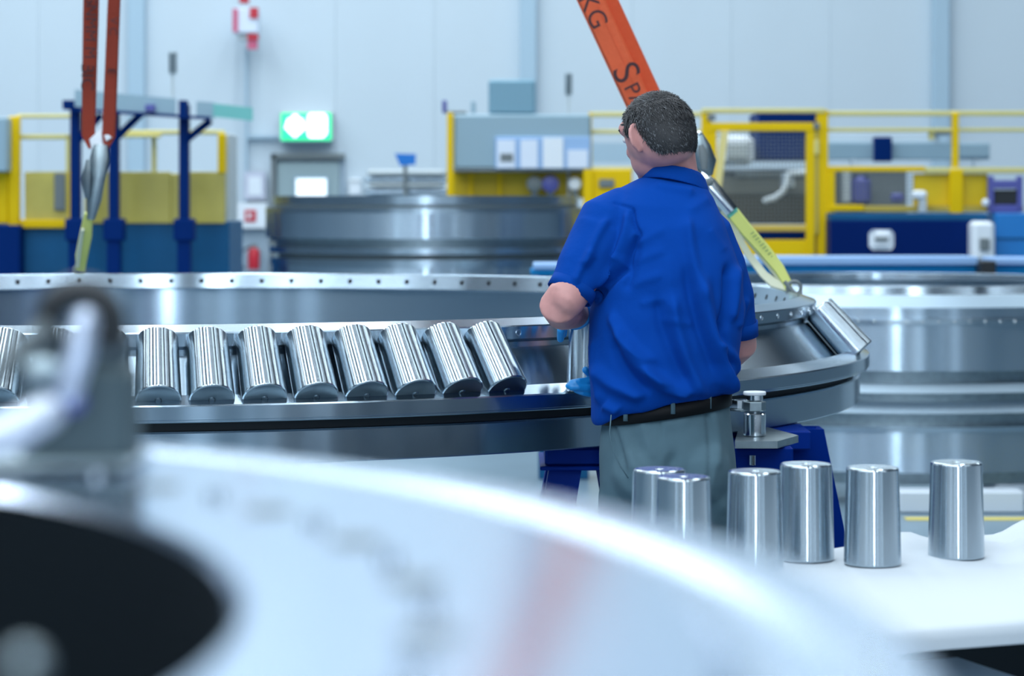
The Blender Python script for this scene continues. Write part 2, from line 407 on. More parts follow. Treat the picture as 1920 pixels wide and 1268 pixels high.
# white cloth over the board: grid with soft wrinkles at the far end
cm = MB(); NA, NB = 120, 44
def cloth_h(a, b):
    h = .0008*math.sin(9*a+3*b)+.0006*math.sin(21*a-13*b)
    wr = 1.6/(1+math.exp(-(b-.20)/.03))*1/(1+math.exp(-(a+.34)/.04))
    h += wr*(.006+.013*(1-abs(math.sin(11*a+9*b+1.1*math.sin(26*b))))**1.5+.008*(1-abs(math.sin(23*a-17*b))))
    wl = 1/(1+math.exp(-(b-.26)/.02)); h += wl*.004*(1+math.sin(13*a))
    return max(h, -.001)
gv = []
for i in range(NA+1):
    a = A0-.004+(A1-A0+.008)*i/NA
    for j in range(NB+1):
        tj = j/NB; s = tj*(B1-B0+.008+.05)-.05
        if s < -.0:                                 # front drop over the edge
            p = tp(a, B0-.006-.003*math.sin(7*a), ZTAB+s*.75+.0)
        elif s < .02:
            q = s/.02; p = tp(a, B0-.006+.02*q, ZTAB-.006*(1-q)**2)
        else: p = tp(a, B0-.006+s, ZTAB+cloth_h(a, B0+s))
        gv.append(p)
gf = [(i*(NB+1)+j, (i+1)*(NB+1)+j, (i+1)*(NB+1)+j+1, i*(NB+1)+j+1) for i in range(NA) for j in range(NB)]
cm.add(gv, gf); cl = cm.build('table_cloth', 'cloth', None, 80)
tag(cl, 'white cloth spread over the table, wrinkled at the far edge', 'cloth')
# tray with rounded corner on a crate under the table
def rounded_panel(pts, z0, z1): return MB().loft([[Vector((p.x, p.y, z0)) for p in pts], [Vector((p.x, p.y, z1)) for p in pts]])
pts = [tp(-1.1, -.36, 0), tp(-.52, -.36, 0)]+[tp(-.52+.07*math.sin(t), -.29-.07*math.cos(t), 0) for t in [i*PI/16 for i in range(1, 9)]]+[tp(-.45, -.1, 0), tp(-1.1, -.1, 0)]
o = rounded_panel(pts, .722, .742).build('tray', 'board'); tag(o, 'white tray with rounded corner below the covered table', 'tray')
o = oriented(-1.0, -.55, -.32, -.12, .335, .7215, .01).build('crate', 'dark'); tag(o, 'dark crate under the table carrying the white tray', 'crate')

# ---------------------------------------------------------------- stands under the main ring
def stand(px, D, lab, ztop, wdt=.30):
    e = empty('trestle_stand', (P(px, 0, D).x, D, 0), lab, 'stand'); c = Vector((e.location.x, D, 0))
    part('top_beam', MB().box(c.x-wdt/2, D-.16, ztop-.045, c.x+wdt/2, D+.16, ztop, .006), 'bluest', e)
    part('cap_flange', MB().box(c.x-wdt/2-.012, D-.17, ztop-.055, c.x+wdt/2+.012, D+.17, ztop-.045, .002), 'bluest', e)
    for sx in (-1, 1):
        for sy in (-1, 1):
            x1 = c.x+sx*(wdt/2-.05); x2 = c.x+sx*(wdt/2+.10); y1 = D+sy*.11; y2 = D+sy*.30
            h = .04
            q = [[Vector((x+dx*h, y+dy*h, z)) for dx, dy in ((-1, -1), (1, -1), (1, 1), (-1, 1))] for x, y, z in ((x2, y2, .012), (x1, y1, ztop-.056))]
            part('leg', MB().loft(q), 'bluest', e)
            part('foot_plate', MB().box(x2-.07, y2-.07, 0, x2+.07, y2+.07, .012, .003), 'bluest', e)
    for sy in (-1, 1):
        part('cross_brace', MB().box(c.x-wdt/2-.03, D+sy*.2-.015, ztop-.45, c.x+wdt/2+.03, D+sy*.2+.015, ztop-.39, .004), 'bluest', e)
    return e
stand(1102, 6.05, 'blue steel trestle beside the worker\'s left leg under the ring', .928, .22)
stand(150, 5.75, 'blue steel trestle under the ring behind the blurred steel disc', .928, .26)
# right stand: wide beam with a levelling jack on a steel plate
e = empty('trestle_stand', (P(1470, 0, 6.45).x, 6.45, 0), 'blue steel trestle with splayed leg carrying the levelling screw', 'stand')
zt = P(0, 835, 6.05).z
def pp(px, py, D): return P(px, py, D)
x0 = P(1375, 0, 6.05).x; x1 = P(1500, 0, 6.05).x
part('top_beam', MB().box(x0, 6.02, zt-.17, x1-.02, 6.38, zt-.001, .006), 'bluest', e)
part('web_plate', MB().box(x0+.14, 6.04, zt-.55, x1+.03, 6.30, zt-.16, .004), 'bluest', e)
part('bolt', MB().cyl((P(1411, 0, 6.0).x, 6.0, 0), .009, zt-.045, zt-.02, 12), 'chrome', e)
for (xa, ya, xb, yb) in ((1502, 6.45, 1630, 6.55), (1400, 6.35, 1340, 6.15)):
    pa = P(xa, 795, ya); pb = P(xb, 0, yb); pb.z = .012
    h = .055
    part('leg', MB().loft([[Vector((q.x+dx*h, q.y+dy*.05, q.z)) for dx, dy in ((-1, -1), (1, -1), (1, 1), (-1, 1))] for q in (Vector((pb.x, pb.y, .012)), Vector((pa.x, pa.y, .925)))]), 'bluest', e)
    part('foot_plate', MB().box(pb.x-.08, pb.y-.08, 0, pb.x+.08, pb.y+.08, .012, .003), 'bluest', e)
part('ring_seat', MB().box(P(1390, 0, 6.3).x, 6.30, .88, P(1512, 0, 6.4).x, 6.52, .930, .004), 'bluest', e)
part('gusset', MB().loft([[P(1497, 800, 6.42), P(1530, 800, 6.42), P(1498, 900, 6.42)], [P(1497, 800, 6.46), P(1530, 800, 6.46), P(1498, 900, 6.46)]]), 'bluest', e)
pl = [P(1378, 822, 5.97), P(1458, 822, 5.97), P(1497, 812, 6.12), P(1440, 800, 6.34), P(1385, 802, 6.32)]
plm = MB().loft([[Vector((p.x, p.y, zt)) for p in pl], [Vector((p.x, p.y, zt+.018)) for p in pl]])
part('steel_plate', plm, 'steel', e)
jc = P(1415, 0, 6.10); jc.z = 0
jk = empty('levelling_screw', (jc.x, jc.y, zt+.0185), 'shiny levelling screw with two nuts on a steel plate beside the worker', 'jack screw')
z0 = zt+.0185
part('base_sleeve', MB().cyl(jc, .0285, z0, z0+.058, 32), 'chrome', jk)
part('spindle', MB().cyl(jc, .014, z0+.05, z0+.095, 16), 'steel', jk)
part('hex_nut', MB().cyl(jc, .029, z0+.064, z0+.088, 6, ch=.002), 'steel', jk)
part('head', MB().cyl(jc, .021, z0+.090, z0+.106, 24), 'chrome', jk)
part('cap', MB().cyl(jc, .029, z0+.104, z0+.113, 24), 'white', jk)
jc2 = jc+Vector((-.03, .04, 0))
part('lock_nut', MB().cyl(jc2, .024, z0+.066, z0+.090, 6, ch=.002), 'chrome', jk)
part('cap_washer', MB().cyl(jc2, .030, z0+.060, z0+.066, 20), 'steel', jk)

# ---------------------------------------------------------------- near ring, far out of focus
FC = Vector((-.735, .87, 0)); ZF = 1.373
fr = empty('steel_disc_ring', FC, 'big blurred bright steel ring filling the lower corner with a dark round hole', 'ring')
part('inner_land', MB().lathe([(.63, ZF-.004), (.634, ZF), (.806, ZF), (.811, ZF-.004)], 160, FC), 'fg', fr)
part('groove', MB().lathe([(.811, ZF-.004), (.818, ZF-.010), (.838, ZF-.010), (.846, ZF-.005)], 160, FC), 'fgc', fr)
part('outer_land', MB().lathe([(.846, ZF-.005), (.850, ZF-.004), (.880, ZF-.004), (.886, ZF-.009)], 160, FC), 'fgc', fr)
part('outer_wall', MB().lathe([(.886, ZF-.009), (.886, ZF-.14), (.90, ZF-.15), (.90, ZF-.3), (.63, ZF-.3)], 160, FC), 'ringm', fr)
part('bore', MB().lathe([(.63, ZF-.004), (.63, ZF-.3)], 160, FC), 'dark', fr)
for k in range(72):
    a = 2*PI*k/72
    X = FC.x+.705*math.cos(a); Y = FC.y+.705*math.sin(a)
    if Y < .6 or X < -.4: continue
    c = Vector((X, Y, ZF))
    if k % 2 == 0: part('bolt_hole', MB().loft(disc(c, .012, (0, 0, 1), 16)), 'greyd', fr)
    else: part('screw_head', MB().loft(disc(c, .0045, (0, 0, 1), 12, th=.004)), 'chrome', fr)
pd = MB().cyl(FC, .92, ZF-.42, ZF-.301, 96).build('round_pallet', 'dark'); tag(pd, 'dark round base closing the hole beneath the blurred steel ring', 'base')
pe = empty('pedestal', FC, 'black pedestal under the round base of the blurred steel ring', 'pedestal')
part('foot', MB().cyl(FC, .5, 0, .05, 48), 'black', pe)
part('column', MB().cyl(FC, .3, .05, ZF-.425, 48), 'black', pe)
# hub inside the bore
hb = empty('bearing_hub', (-.40, .60, ZF-.30), 'blurred grey hub with a ball standing for a glint low inside the dark hole', 'hub')
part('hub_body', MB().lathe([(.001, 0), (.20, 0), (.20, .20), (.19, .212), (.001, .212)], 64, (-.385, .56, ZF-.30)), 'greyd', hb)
kp = P(48, 1250, .74)
part('knob', MB().ell(kp, (.006, 0, 0), (0, .006, 0), (0, 0, .006)), 'steel', hb)  # steel ball stands in for an out-of-focus light spot
for (a, b) in ((42, 1075), (222, 1132)):
    q = P(a, b, 1.12); q.z = ZF-.299
# lifting eye with shackle on the near ring
LD = 1.40
le = empty('lifting_eye', (P(100, 0, LD).x, LD, ZF), 'blurred grey lifting block with dark bail and bright lever on the near ring', 'lifting eye')
mb = pbox(35, 690, 243, 878, LD, .05, .004); part('block', mb, mat('grey_green_block', (.075, .115, .13), .3, .55), le)
part('block_shoulder', pbox(60, 628, 232, 692, LD+.006, .04, .004), mat('grey_block_shoulder', (.10, .145, .17), .3, .5), le)
part('base_plate', pbox(-70, 866, 243, 882, LD-.01, .08, .002), 'steel', le)
arc = [P(150+62*math.cos(t), 612-62*math.sin(t)*1.05, LD-.012) for t in [math.radians(-35+i*250/14) for i in range(15)]]
part('bail', MB().tube(arc, .0088, 12), 'black', le)
part('lever', MB().capsules([P(160, 600, LD-.03), P(150, 660, LD-.033), P(128, 735, LD-.035)], [.0070, .0082, .0075]), mat('bright_lever', (.62, .70, .86), .6, .3), le)
part('pivot', MB().ell(P(128, 752, LD-.03), (.010, 0, 0), (0, .006, 0), (0, 0, .008)), 'violet', le)
part('handle', MB().capsules([P(88, 775, LD-.04), P(35, 805, LD-.045), P(-40, 828, LD-.05)], [.0105, .0112, .010]), mat('bright_lever_grip', (.60, .66, .76), .5, .35), le)
part('knuckle', MB().ell(P(80, 700, LD-.03), (.014, 0, 0), (0, .008, 0), (0, 0, .010)), 'steel', le)
part('link', MB().tube([P(-60, 735, LD-.02), P(0, 690, LD-.02), P(60, 640, LD-.02), P(95, 610, LD-.02)], .006, 10), 'greyd', le)

#@@SLINGS
# ---------------------------------------------------------------- lifting slings
HK = Vector((-1.05, 7.7, 5.35))
hook = empty('crane_hook', HK, 'crane hook block above the bearing ring holding the slings', 'crane hook')
part('hook_block', MB().box(HK.x-.16, HK.y-.1, HK.z, HK.x+.16, HK.y+.1, HK.z+.4, .02), 'yellow', hook)
part('hook_bar', MB().tube([HK+Vector((-.3, 0, -.0)), HK+Vector((.3, 0, -.0))], .03), 'steel', hook)
part('rope', MB().tube([HK+Vector((0, 0, .38)), HK+Vector((0, 0, ZT-HK.z))], .02, 8), 'steel', hook)
# straight pair beyond the ring: orange straps
def lerp(a, b, t): return a+(b-a)*t
def strap_path(a, b, n=6, sag=0): return [lerp(a, b, i/n) for i in range(n+1)]
sl = empty('round_sling', P(185, 270, 9.5), 'pair of dark orange lifting straps hanging down to a grey hook', 'lifting sling')
topL = HK+Vector((-.12, 0, .0))
def to_hook(px, py, D, px2, py2, D2):   # from the lower point through the upper, on to the height of the hook
    a = P(px, py, D); b = P(px2, py2, D2); t = (HK.z-a.z)/(b.z-a.z); return a, a+(b-a)*t
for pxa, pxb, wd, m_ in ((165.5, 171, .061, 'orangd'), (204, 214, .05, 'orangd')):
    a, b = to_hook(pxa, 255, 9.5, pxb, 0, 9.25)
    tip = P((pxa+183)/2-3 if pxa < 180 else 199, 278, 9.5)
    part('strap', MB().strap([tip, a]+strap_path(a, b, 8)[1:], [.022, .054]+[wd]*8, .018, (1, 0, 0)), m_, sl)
def vtext(s, px, py, D, size, ang, m, par, name='printing', yaw=0):
    # text reading along direction ang (degrees in the picture plane), facing the camera
    R = Matrix.Rotation(math.radians(90), 4, 'X'); T = Matrix.Rotation(math.radians(-ang), 4, 'Y')
    p = P(px, py, D)
    o = text_mesh(name, s, size, Matrix.Translation(p-par.location) @ T @ R, m, par)
    return o
vtext('SNMM M', 170.5, -6, 9.24, .062, -91.5, 'ink', sl)
vtext('BIC', 163.5, 118, 9.36, .072, -91, 'ink', sl)
vtext('V C', 213, 32, 9.24, .045, -93, 'ink', sl)
vtext('E', 209, 128, 9.36, .045, -93, 'ink', sl)
ht = empty('sling_hook', P(180, 300, 9.5), 'grey and white sling hook with a yellow strap above the ring rim', 'hook')
part('white_loop', MB().strap([P(205, 262, 9.49), P(190, 240, 9.5), P(180, 262, 9.49), P(186, 290, 9.48)], [.03, .05, .055, .05], .02, (1, 0, 0)), 'white', ht)
part('hook_body', MB().tube([P(189, 272, 9.48), P(187, 300, 9.47), P(182, 340, 9.46), P(176, 375, 9.46), P(170, 412, 9.46)], [.030, .040, .030, .030, .016], 10, flat=.6), 'steel', ht)
part('latch', MB().tube([P(166, 300, 9.45), P(163, 335, 9.44), P(164, 372, 9.44)], [.010, .022, .012], 8), 'steel', ht)
part('yellow_strap', MB().strap([P(166, 400, 9.46), P(161, 440, 9.5), P(153, 480, 9.6), P(151, 507, 9.65)], [.034, .05, .05, .036], .016, (1, 0, 0)), 'lime', ht)
part('strap_edge', MB().strap([P(155, 430, 9.47), P(148, 475, 9.58), P(146, 500, 9.63)], [.014, .02, .014], .014, (1, 0, 0)), 'cream', ht)
def shackle(p, lab, d):
    s = empty('shackle', p, lab, 'shackle'); q = Vector(p)
    arc_ = [q+Vector((.022*math.cos(t), 0, .022*math.sin(t)+.026)) for t in [math.radians(-50+i*280/12) for i in range(13)]]
    part('bow', MB().tube(arc_, .006, 8), 'greyd', s)
    part('pin', MB().tube([q+Vector((-.026, 0, .008)), q+Vector((.026, 0, .008))], .006, 8), 'greyd', s)
    part('eye_bolt', MB().cyl(q, .010, 0, .014, 12), 'greyd', s)
    return s
shackle(P(149, 515, 9.72)+Vector((0, 0, -.008)), 'small dark shackle bolting the yellow strap to the far rim', 1)
# bright orange sling over the worker's head
s2 = empty('round_sling', P(1200, 180, 7.9), 'bright orange folded lifting sling passing behind the worker\'s head', 'lifting sling')
ang2 = math.degrees(math.atan2(180, 88))
dirv = (P(1215, 180, 7.9)-P(1127, 0, 7.85))
a, b = to_hook(1219, 210, 7.9, 1115, -15, 7.82)
nv = Vector((180, 0, -88)).normalized()   # across the strap in the picture plane
nv = Vector((.89, 0, .45))
w1 = .086; w2 = .060
pa = strap_path(a+Vector((-.025, -.01, 0)), b+Vector((-.02, -.01, 0)), 10); pb = strap_path(a+Vector((.022, .012, .01)), b+Vector((.030, .012, .01)), 10)
tail = P(1272, 268, 7.9)
part('strap', MB().strap([tail]+pa, [.03]+[w1]*11, .022, nv), 'orange', s2)
part('strap', MB().strap([tail+Vector((.01, .01, 0))]+pb, [.03]+[w2+.012]*11, .024, nv), mat('orange_webbing_fold', (.74, .085, .02), rough=.7, bump=.3, bumpscale=60), s2)
for f_ in (.0,):
    part('seam', MB().strap([p+nv*.012+Vector((0, -.0125, 0)) for p in pa], .004, .002, nv), 'ink' if 0 else 'orange', s2)
vtext('S', 1165, 122, 7.80, .125, -64, 'ink', s2)
vtext('PAN', 1180, 158, 7.80, .072, -64, 'ink', s2)
vtext('KG', 1096, -10, 7.72, .085, -64, 'ink', s2)
gh = empty('sling_hook', P(1325, 290, 7.9), 'grey steel sling hook and rod showing past the worker\'s collar', 'hook')
part('hook_body', MB().tube([P(1309, 252, 7.9), P(1313, 275, 7.9), P(1321, 305, 7.9), P(1324, 330, 7.9)], [.016, .034, .040, .022], 14, flat=.55), 'steel', gh)
part('hook_recess', MB().tube([P(1314, 272, 7.87), P(1319, 290, 7.865), P(1321, 318, 7.865)], [.008, .016, .010], 12, flat=.5), 'greyd', gh)
part('hook_point', MB().ell(P(1311, 251, 7.9), (.012, 0, 0), (0, .012, 0), (0, 0, .010)), 'chrome', gh)
part('tail_link', MB().tube([tail, P(1290, 262, 7.92), P(1309, 256, 7.92)], .018, 10), 'steel', gh)
part('rod', MB().tube([P(1296, 312, 7.9), P(1330, 348, 7.9), P(1372, 396, 7.9)], [.020, .028, .022], 12, flat=.7), 'chrome', gh)
part('rod_shell', MB().tube([P(1318, 345, 7.93), P(1335, 372, 7.93), P(1352, 396, 7.93)], [.016, .026, .014], 12, flat=.6), 'steel', gh)
part('hinge_pin', MB().ell(P(1330, 342, 7.88), (.014, 0, 0), (0, .01, 0), (0, 0, .014)), 'greyd', gh)
ys = empty('lifting_strap', P(1430, 450, 7.9), 'yellow green webbing strap looped from the grey rod to the rim shackle', 'strap')
part('end_sleeve', MB().strap([P(1363, 387, 7.9), P(1376, 402, 7.9)], [.038, .044], .016, (.75, 0, .6)), 'teal', ys)
part('webbing', MB().strap([P(1374, 399, 7.9), P(1400, 432, 7.9), P(1432, 468, 7.9), P(1461, 504, 7.88), P(1476, 530, 7.86), P(1478, 545, 7.85)], [.044, .044, .042, .036, .030, .024], .014, (.8, 0, .55)), 'lime', ys)
part('webbing_edge', MB().strap([P(1392, 436, 7.92), P(1424, 474, 7.92), P(1454, 512, 7.9), P(1474, 542, 7.87)], [.020, .022, .020, .014], .014, (.8, 0, .55)), 'cream', ys)
part('return_webbing', MB().strap([P(1352, 388, 7.98), P(1375, 430, 7.98), P(1405, 480, 7.96), P(1432, 515, 7.92), P(1452, 532, 7.88), P(1478, 543, 7.85)], [.024, .024, .024, .028, .036, .02], .012, (.8, 0, .5)), 'cream', ys)
pm = MB(); rg = random.Random(5)
for k in range(11):          # worn, unreadable print strokes
    q0 = P(1410+4.6*k, 437+5.5*k, 7.885); dx = Vector((.75, 0, .6))*rg.uniform(.003, .008)
    pm.tube([q0-dx, q0+dx+Vector((rg.uniform(0, .003), 0, 0))], .0013, 5)
part('worn_print', pm, 'inkg', ys)
shk = shackle(P(1489, 553, 7.8)+Vector((0, 0, -.004)), 'dark shackle on the near side rim holding the yellow green strap', 1)
part('long_pin', MB().tube([P(1471, 528, 7.8), P(1492, 553, 7.79)], .007, 8), 'greyd', shk)

#@@BACKGROUND
# ---------------------------------------------------------------- stacks of rings behind
def ring_stack(name, c, prof, lab, m='far', parts=None):
    e = empty(name, (c[0], c[1], 0), lab, 'ring')
    for pn, pr, mm in prof: part(pn, MB().lathe(pr, 160, (c[0], c[1], 0), closed=True), mm, e)
    return e
c2 = (2.11, 13.6); Dn = 12.1
def zy(y, D=Dn): return HC-(y-HY)/F*D
R2 = 1.50
def band(y0, y1, r, wd=.25, D=Dn): return [(r, zy(y0, D)), (r, zy(y1, D)), (r-wd, zy(y1, D)), (r-wd, zy(y0, D))]
ring_stack('bearing_ring', c2, [
    ('ring_body', band(605, 697, R2), 'far'),
    ('upper_band', band(578, 600, R2-.02), 'far'),
    ('bead', band(600, 609, R2+.012), 'ringm'),
    ('top_chamfer', [(R2-.02, zy(578)), (R2-.07, zy(556)), (R2-.25, zy(556)), (R2-.25, zy(578))], 'ringsoft'),
    ('inner_collar', [(R2-.18, zy(556)), (R2-.20, zy(541)), (R2-.33, zy(541)), (R2-.33, zy(556))], 'far')],
    'upper steel ring of the big stack beyond the ring\'s curved end')
ring_stack('bearing_ring', c2, [
    ('recess', band(697, 722, R2-.10), 'steel'),
    ('shoulder', [(R2-.03, zy(722)), (R2+.0, zy(738)), (R2-.25, zy(738)), (R2-.25, zy(722))], 'ringsoft'),
    ('groove', band(738, 756, R2-.06), 'steel'),
    ('lower_shoulder', [(R2-.05, zy(756)), (R2+.01, zy(776)), (R2-.25, zy(776)), (R2-.25, zy(756))], 'ringsoft')],
    'thin ribbed middle ring of the big steel stack')
ring_stack('bearing_ring', c2, [
    ('neck', band(776, 802, R2-.07), 'steel'),
    ('bead', band(802, 811, R2+.012), 'ringm'),
    ('ring_body', band(811, 888, R2), 'far'),
    ('base_step', band(888, 912, R2-.06), 'steel')],  # last band: recessed step in darker steel under the ring body
    'bottom steel ring of the big stack near the floor')
zz = zy(912)
for k in range(6):
    a = -PI/2+k*PI/3+.4
    o = MB().box(-.22, -.07, 0, .22, .07, zz-.002, .01).build('support_block', 'black' if k % 2 else 'board', loc=(c2[0]+1.36*math.cos(a), c2[1]+1.36*math.sin(a), 0))
    o.rotation_euler.z = a+PI/2; tag(o, ('black' if k % 2 else 'pale')+' support block under the big steel ring stack', 'block', ('black' if k % 2 else 'pale')+' blocks under the big ring stack')
o = MB().box(1.9, 11.8, 0, 2.52, 11.95, .11, .01).build('pallet_beam', 'board'); tag(o, 'pale low beam on the floor in front of the big ring stack', 'beam')
for k in range(46):      # bright studs along the bead
    a = -PI/2-1.2+2.4*k/45
    p = (c2[0]+(R2+.013)*math.cos(a), c2[1]+(R2+.013)*math.sin(a), zy(604))
    o = MB().ell(p, (.008, 0, 0), (0, .008, 0), (0, 0, .008), 8, 5)
    # stud belongs to the upper ring
    par = [q for q in bpy.data.objects if q.get('label', '').startswith('upper steel ring')][0]
    part('stud', o, 'chrome', par)
# middle stack
c3 = (-.66, 18.5); R3 = 1.235; D3 = 17.3
def b3(y0, y1, r, wd=.2): return band(y0, y1, r, wd, D3)
ring_stack('bearing_ring', c3, [
    ('cap_band', b3(367, 384, R3-.06), 'ringm'),
    ('neck', b3(384, 390, R3-.08), 'greyd'),
    ('bead', b3(390, 400, R3), 'ringm'),
    ('ring_body', b3(400, 448, R3), 'far'),
    ('lower_step', b3(448, 456, R3-.04), 'steel')],
    'steel ring stack standing below the door and exit sign, upper ring')
ring_stack('bearing_ring', c3, [
    ('neck', b3(456, 466, R3-.08), 'steel'),
    ('band', b3(466, 478, R3-.03), 'ringm'),
    ('groove', b3(478, 488, R3-.10), 'greyd'),
    ('lower_band', b3(488, 502, R3-.04), 'ringm'),
    ('ring_body', b3(502, 640, R3-.05), 'far')],
    'lower ring of the steel stack below the door and exit sign')
o = MB().cyl((c3[0], c3[1], 0), 1.0, 0, zy(640, D3)-.002, 48).build('round_plinth', 'greyd'); tag(o, 'round grey plinth under the middle ring stack', 'plinth')

# ---------------------------------------------------------------- wall fittings
e = empty('exit_sign', P(574, 238, 28.0), 'glowing green exit sign above the grey door', 'sign')
part('housing', pbox(524, 209, 623, 266, 28.02, .275, .01), 'greyl', e)
part('lit_face', pbox(527, 212, 621, 263, 28.0, .02), 'green', e)
ar = [(553, 258), (534, 240), (540, 222), (547, 222), (549, 215), (558, 215), (560, 222), (567, 222), (573, 240)]
part('arrow_pictogram', MB().loft([[P(a_, b_, 27.985) for a_, b_ in ar], [P(a_, b_, 27.999) for a_, b_ in ar]]), 'lit', e)
dp = [(580, 258), (577, 252), (577, 218), (581, 213), (608, 213), (613, 219), (613, 250), (606, 258)]
part('doorway_pictogram', MB().loft([[P(a_, b_, 27.985) for a_, b_ in dp], [P(a_, b_, 27.999) for a_, b_ in dp]]), 'lit', e)
rn = MB().ell(P(594, 224, 27.98), (.012, 0, 0), (0, .004, 0), (0, 0, .012), 10, 6)
rn.tube([P(593, 229, 27.98), P(596, 240, 27.98), P(602, 250, 27.98)], .006, 6); rn.tube([P(596, 240, 27.98), P(588, 250, 27.98)], .006, 6); rn.tube([P(587, 234, 27.98), P(593, 229, 27.98), P(601, 235, 27.98)], .005, 6)
part('running_figure', rn, 'green', e)
e = empty('beacon', P(460, 40, 27.8), 'red and white warning lamp unit high on the wall, over the extinguisher', 'warning lamp')
part('case', pbox(438, 14, 483, 62, 27.8, .25, .01), 'paper', e)
part('red_edge', pbox(436, 16, 446, 60, 27.78, .05), 'pink', e); part('red_corner', pbox(468, 14, 484, 34, 27.78, .05), 'red', e)
part('top_lamp', pbox(448, -6, 466, 6, 27.8, .1, .01), 'red', e)
part('lower_label', pbox(464, 64, 484, 74, 27.8, .08), 'red', e); part('hanging_tag', pbox(464, 74, 482, 92, 27.82, .08), 'pink', e)
part('bracket', pbox(446, 62, 474, 74, 27.85, .3), 'greyl', e)
o = MB().box(P(456, 0, 28).x, 28.2, P(0, 400, 28).z, P(460, 0, 28).x, 28.28, P(0, 88, 28).z).build('cable_duct', 'column'); tag(o, 'thin vertical cable duct running down from the warning lamp', 'duct')
o = MB().box(P(460, 0, 28).x, 28.2, P(0, 258, 28).z, P(528, 0, 28).x, 28.28, P(0, 253, 28).z).build('cable_duct', 'column'); tag(o, 'thin horizontal cable duct leading to the exit sign', 'duct')
e = empty('wall_notice', P(475, 350, 28.1), 'pale framed notice on the wall between the blue cabinet and the door', 'notice')
part('backing', pbox(458, 322, 497, 374, 28.15, .1), mat('lilac_board', (.55, .58, .70), rough=.6), e); part('sheet', pbox(466, 332, 490, 366, 28.14, .01), 'white', e)
e = empty('alarm_panel', P(470, 405, 28.1), 'white panel with a small red emblem above the fire extinguisher', 'sign')
part('plate', pbox(440, 380, 500, 428, 28.1, .1), 'white', e); part('emblem', pbox(459, 394, 480, 416, 28.09, .01), 'red', e); part('emblem_symbol', pbox(464, 400, 471, 409, 28.085, .005), 'white', e)
e = empty('fire_extinguisher', P(476, 480, 27.9), 'red fire extinguisher hanging on the grey lower wall', 'extinguisher')
q = P(476, 500, 28.0)
part('cylinder', MB().lathe([(.001, 0), (.065, 0), (.07, .02), (.07, .20), (.05, .245), (.02, .255), (.001, .255)], 20, (q.x, 27.98, P(0, 505, 28).z)), 'red', e)
part('valve', pbox(470, 458, 482, 466, 27.95, .05), 'greyd', e)
part('hose', MB().tube([P(470, 462, 27.9), P(455, 470, 27.9), P(452, 495, 27.9), P(458, 505, 27.9)], .012, 6), 'black', e)
part('wall_hanger', pbox(468, 470, 484, 480, 27.98, .22), 'greyd', e)
e = empty('white_wall_box', P(668, 350, 28), 'small white box on the wall beside the door', 'box')
part('box', pbox(654, 335, 676, 366, 28.1, .18, .01), 'white', e); part('lid_line', pbox(656, 338, 674, 341, 28.09, .01), 'greyl', e)

# ---------------------------------------------------------------- guarded machine at the photo's left
ML = 20.0
e = empty('machine_cabinet', P(215, 600, ML), 'deep blue machine cabinet with yellow tinted guard panels', 'machine')
def B(n, m, x0, y0, x1, y1, D=ML, dep=.1, c=.008): return part(n, pbox(x0, y0, x1, y1, D, dep, c), m, e)
B('blue_housing', 'dkblue', 35, 415, 430, 724, ML, 1.0)
B('navy_end', 'navy', -80, 422, 37, 724, ML-.2, 1.2)
for x0_, x1_ in ((46, 130), (158, 208), (222, 320), (355, 422)): B('guard_panel', 'yglass', x0_, 322, x1_, 419 if x0_ > 100 else 428, ML-.02, .03, .004)
B('panel_upright', 'yellow', 128, 322, 134, 422, ML-.03); B('panel_upright', 'yellow', 208, 322, 222, 420, ML-.03); B('panel_upright', 'yglass', 320, 325, 336, 420, ML-.03)
B('panel_recess', 'greyd', 101, 325, 122, 395, ML-.04, .02)
B('yellow_post', 'yellow', 15, 218, 35, 425, ML-.1); B('yellow_post', 'yellow', 408, 250, 422, 325, ML-.03)
B('yellow_foot_block', 'yellow', -60, 322, 14, 420, ML-.1); B('sill_rail', 'yellow', 36, 412, 128, 428, ML-.06, .06)
B('top_rail', 'ypale', 30, 214, 140, 221); B('mid_rail', 'ypale', 30, 252, 130, 261, ML+.02); B('far_rail', 'ypale', 215, 244, 420, 252, ML+.3)
B('far_rail', 'ypale', 215, 252, 300, 258, ML+.2)
B('rail_post', 'ypale', 123, 252, 131, 322, ML+.02); B('rail_post', 'ypale', 284, 245, 291, 325, ML+.3)
B('side_curve', 'greyl', 421, 250, 430, 420, ML+.1, .6)
o = MB(); pbox(-60, 220, 12, 322, ML-.3, .3, .01, o); o = o.build('switch_cabinet', 'grey'); tag(o, 'grey blue switch cabinet beside the yellow post at the photo edge', 'cabinet')
e = empty('gantry_frame', P(240, 600, ML-.6), 'dark blue gantry with braced posts carrying a grey channel', 'gantry')
for px in (140, 212, 344): 
    part('post', pbox(px-9, 195, px+9, 440, ML-.6, .12, .006), 'navy', e); part('post_foot', pbox(px-19, 410, px+19, 452, ML-.62, .16, .01), 'navy', e); part('pedestal', pbox(px-12, 452, px+12, 735, ML-.6, .12), 'navy', e)
part('cross_beam', MB().box(P(118, 0, ML-.6).x, ML-.62, P(0, 205, ML-.6).z, P(160, 0, ML-.6).x, ML-.45, P(0, 188, ML-.6).z), 'navy', e)
for (xa, ya, xb, yb) in ((215, 262, 266, 212), (345, 266, 395, 226), (148, 262, 190, 215)):
    part('brace', MB().tube([P(xa, ya, ML-.58), P(xb, yb, ML-.58)], .03, 4), 'navy', e)
def slanted(x0, y0, x1, y1, h, D, dep): return MB().loft([[P(x, y, D), P(x, y+h, D), P(x, y+h, D+dep), P(x, y, D+dep)] for x, y in ((x0, y0), (x1, y1))])
part('channel', slanted(140, 168, 330, 185, 32, ML-.7, .3), 'grey', e)
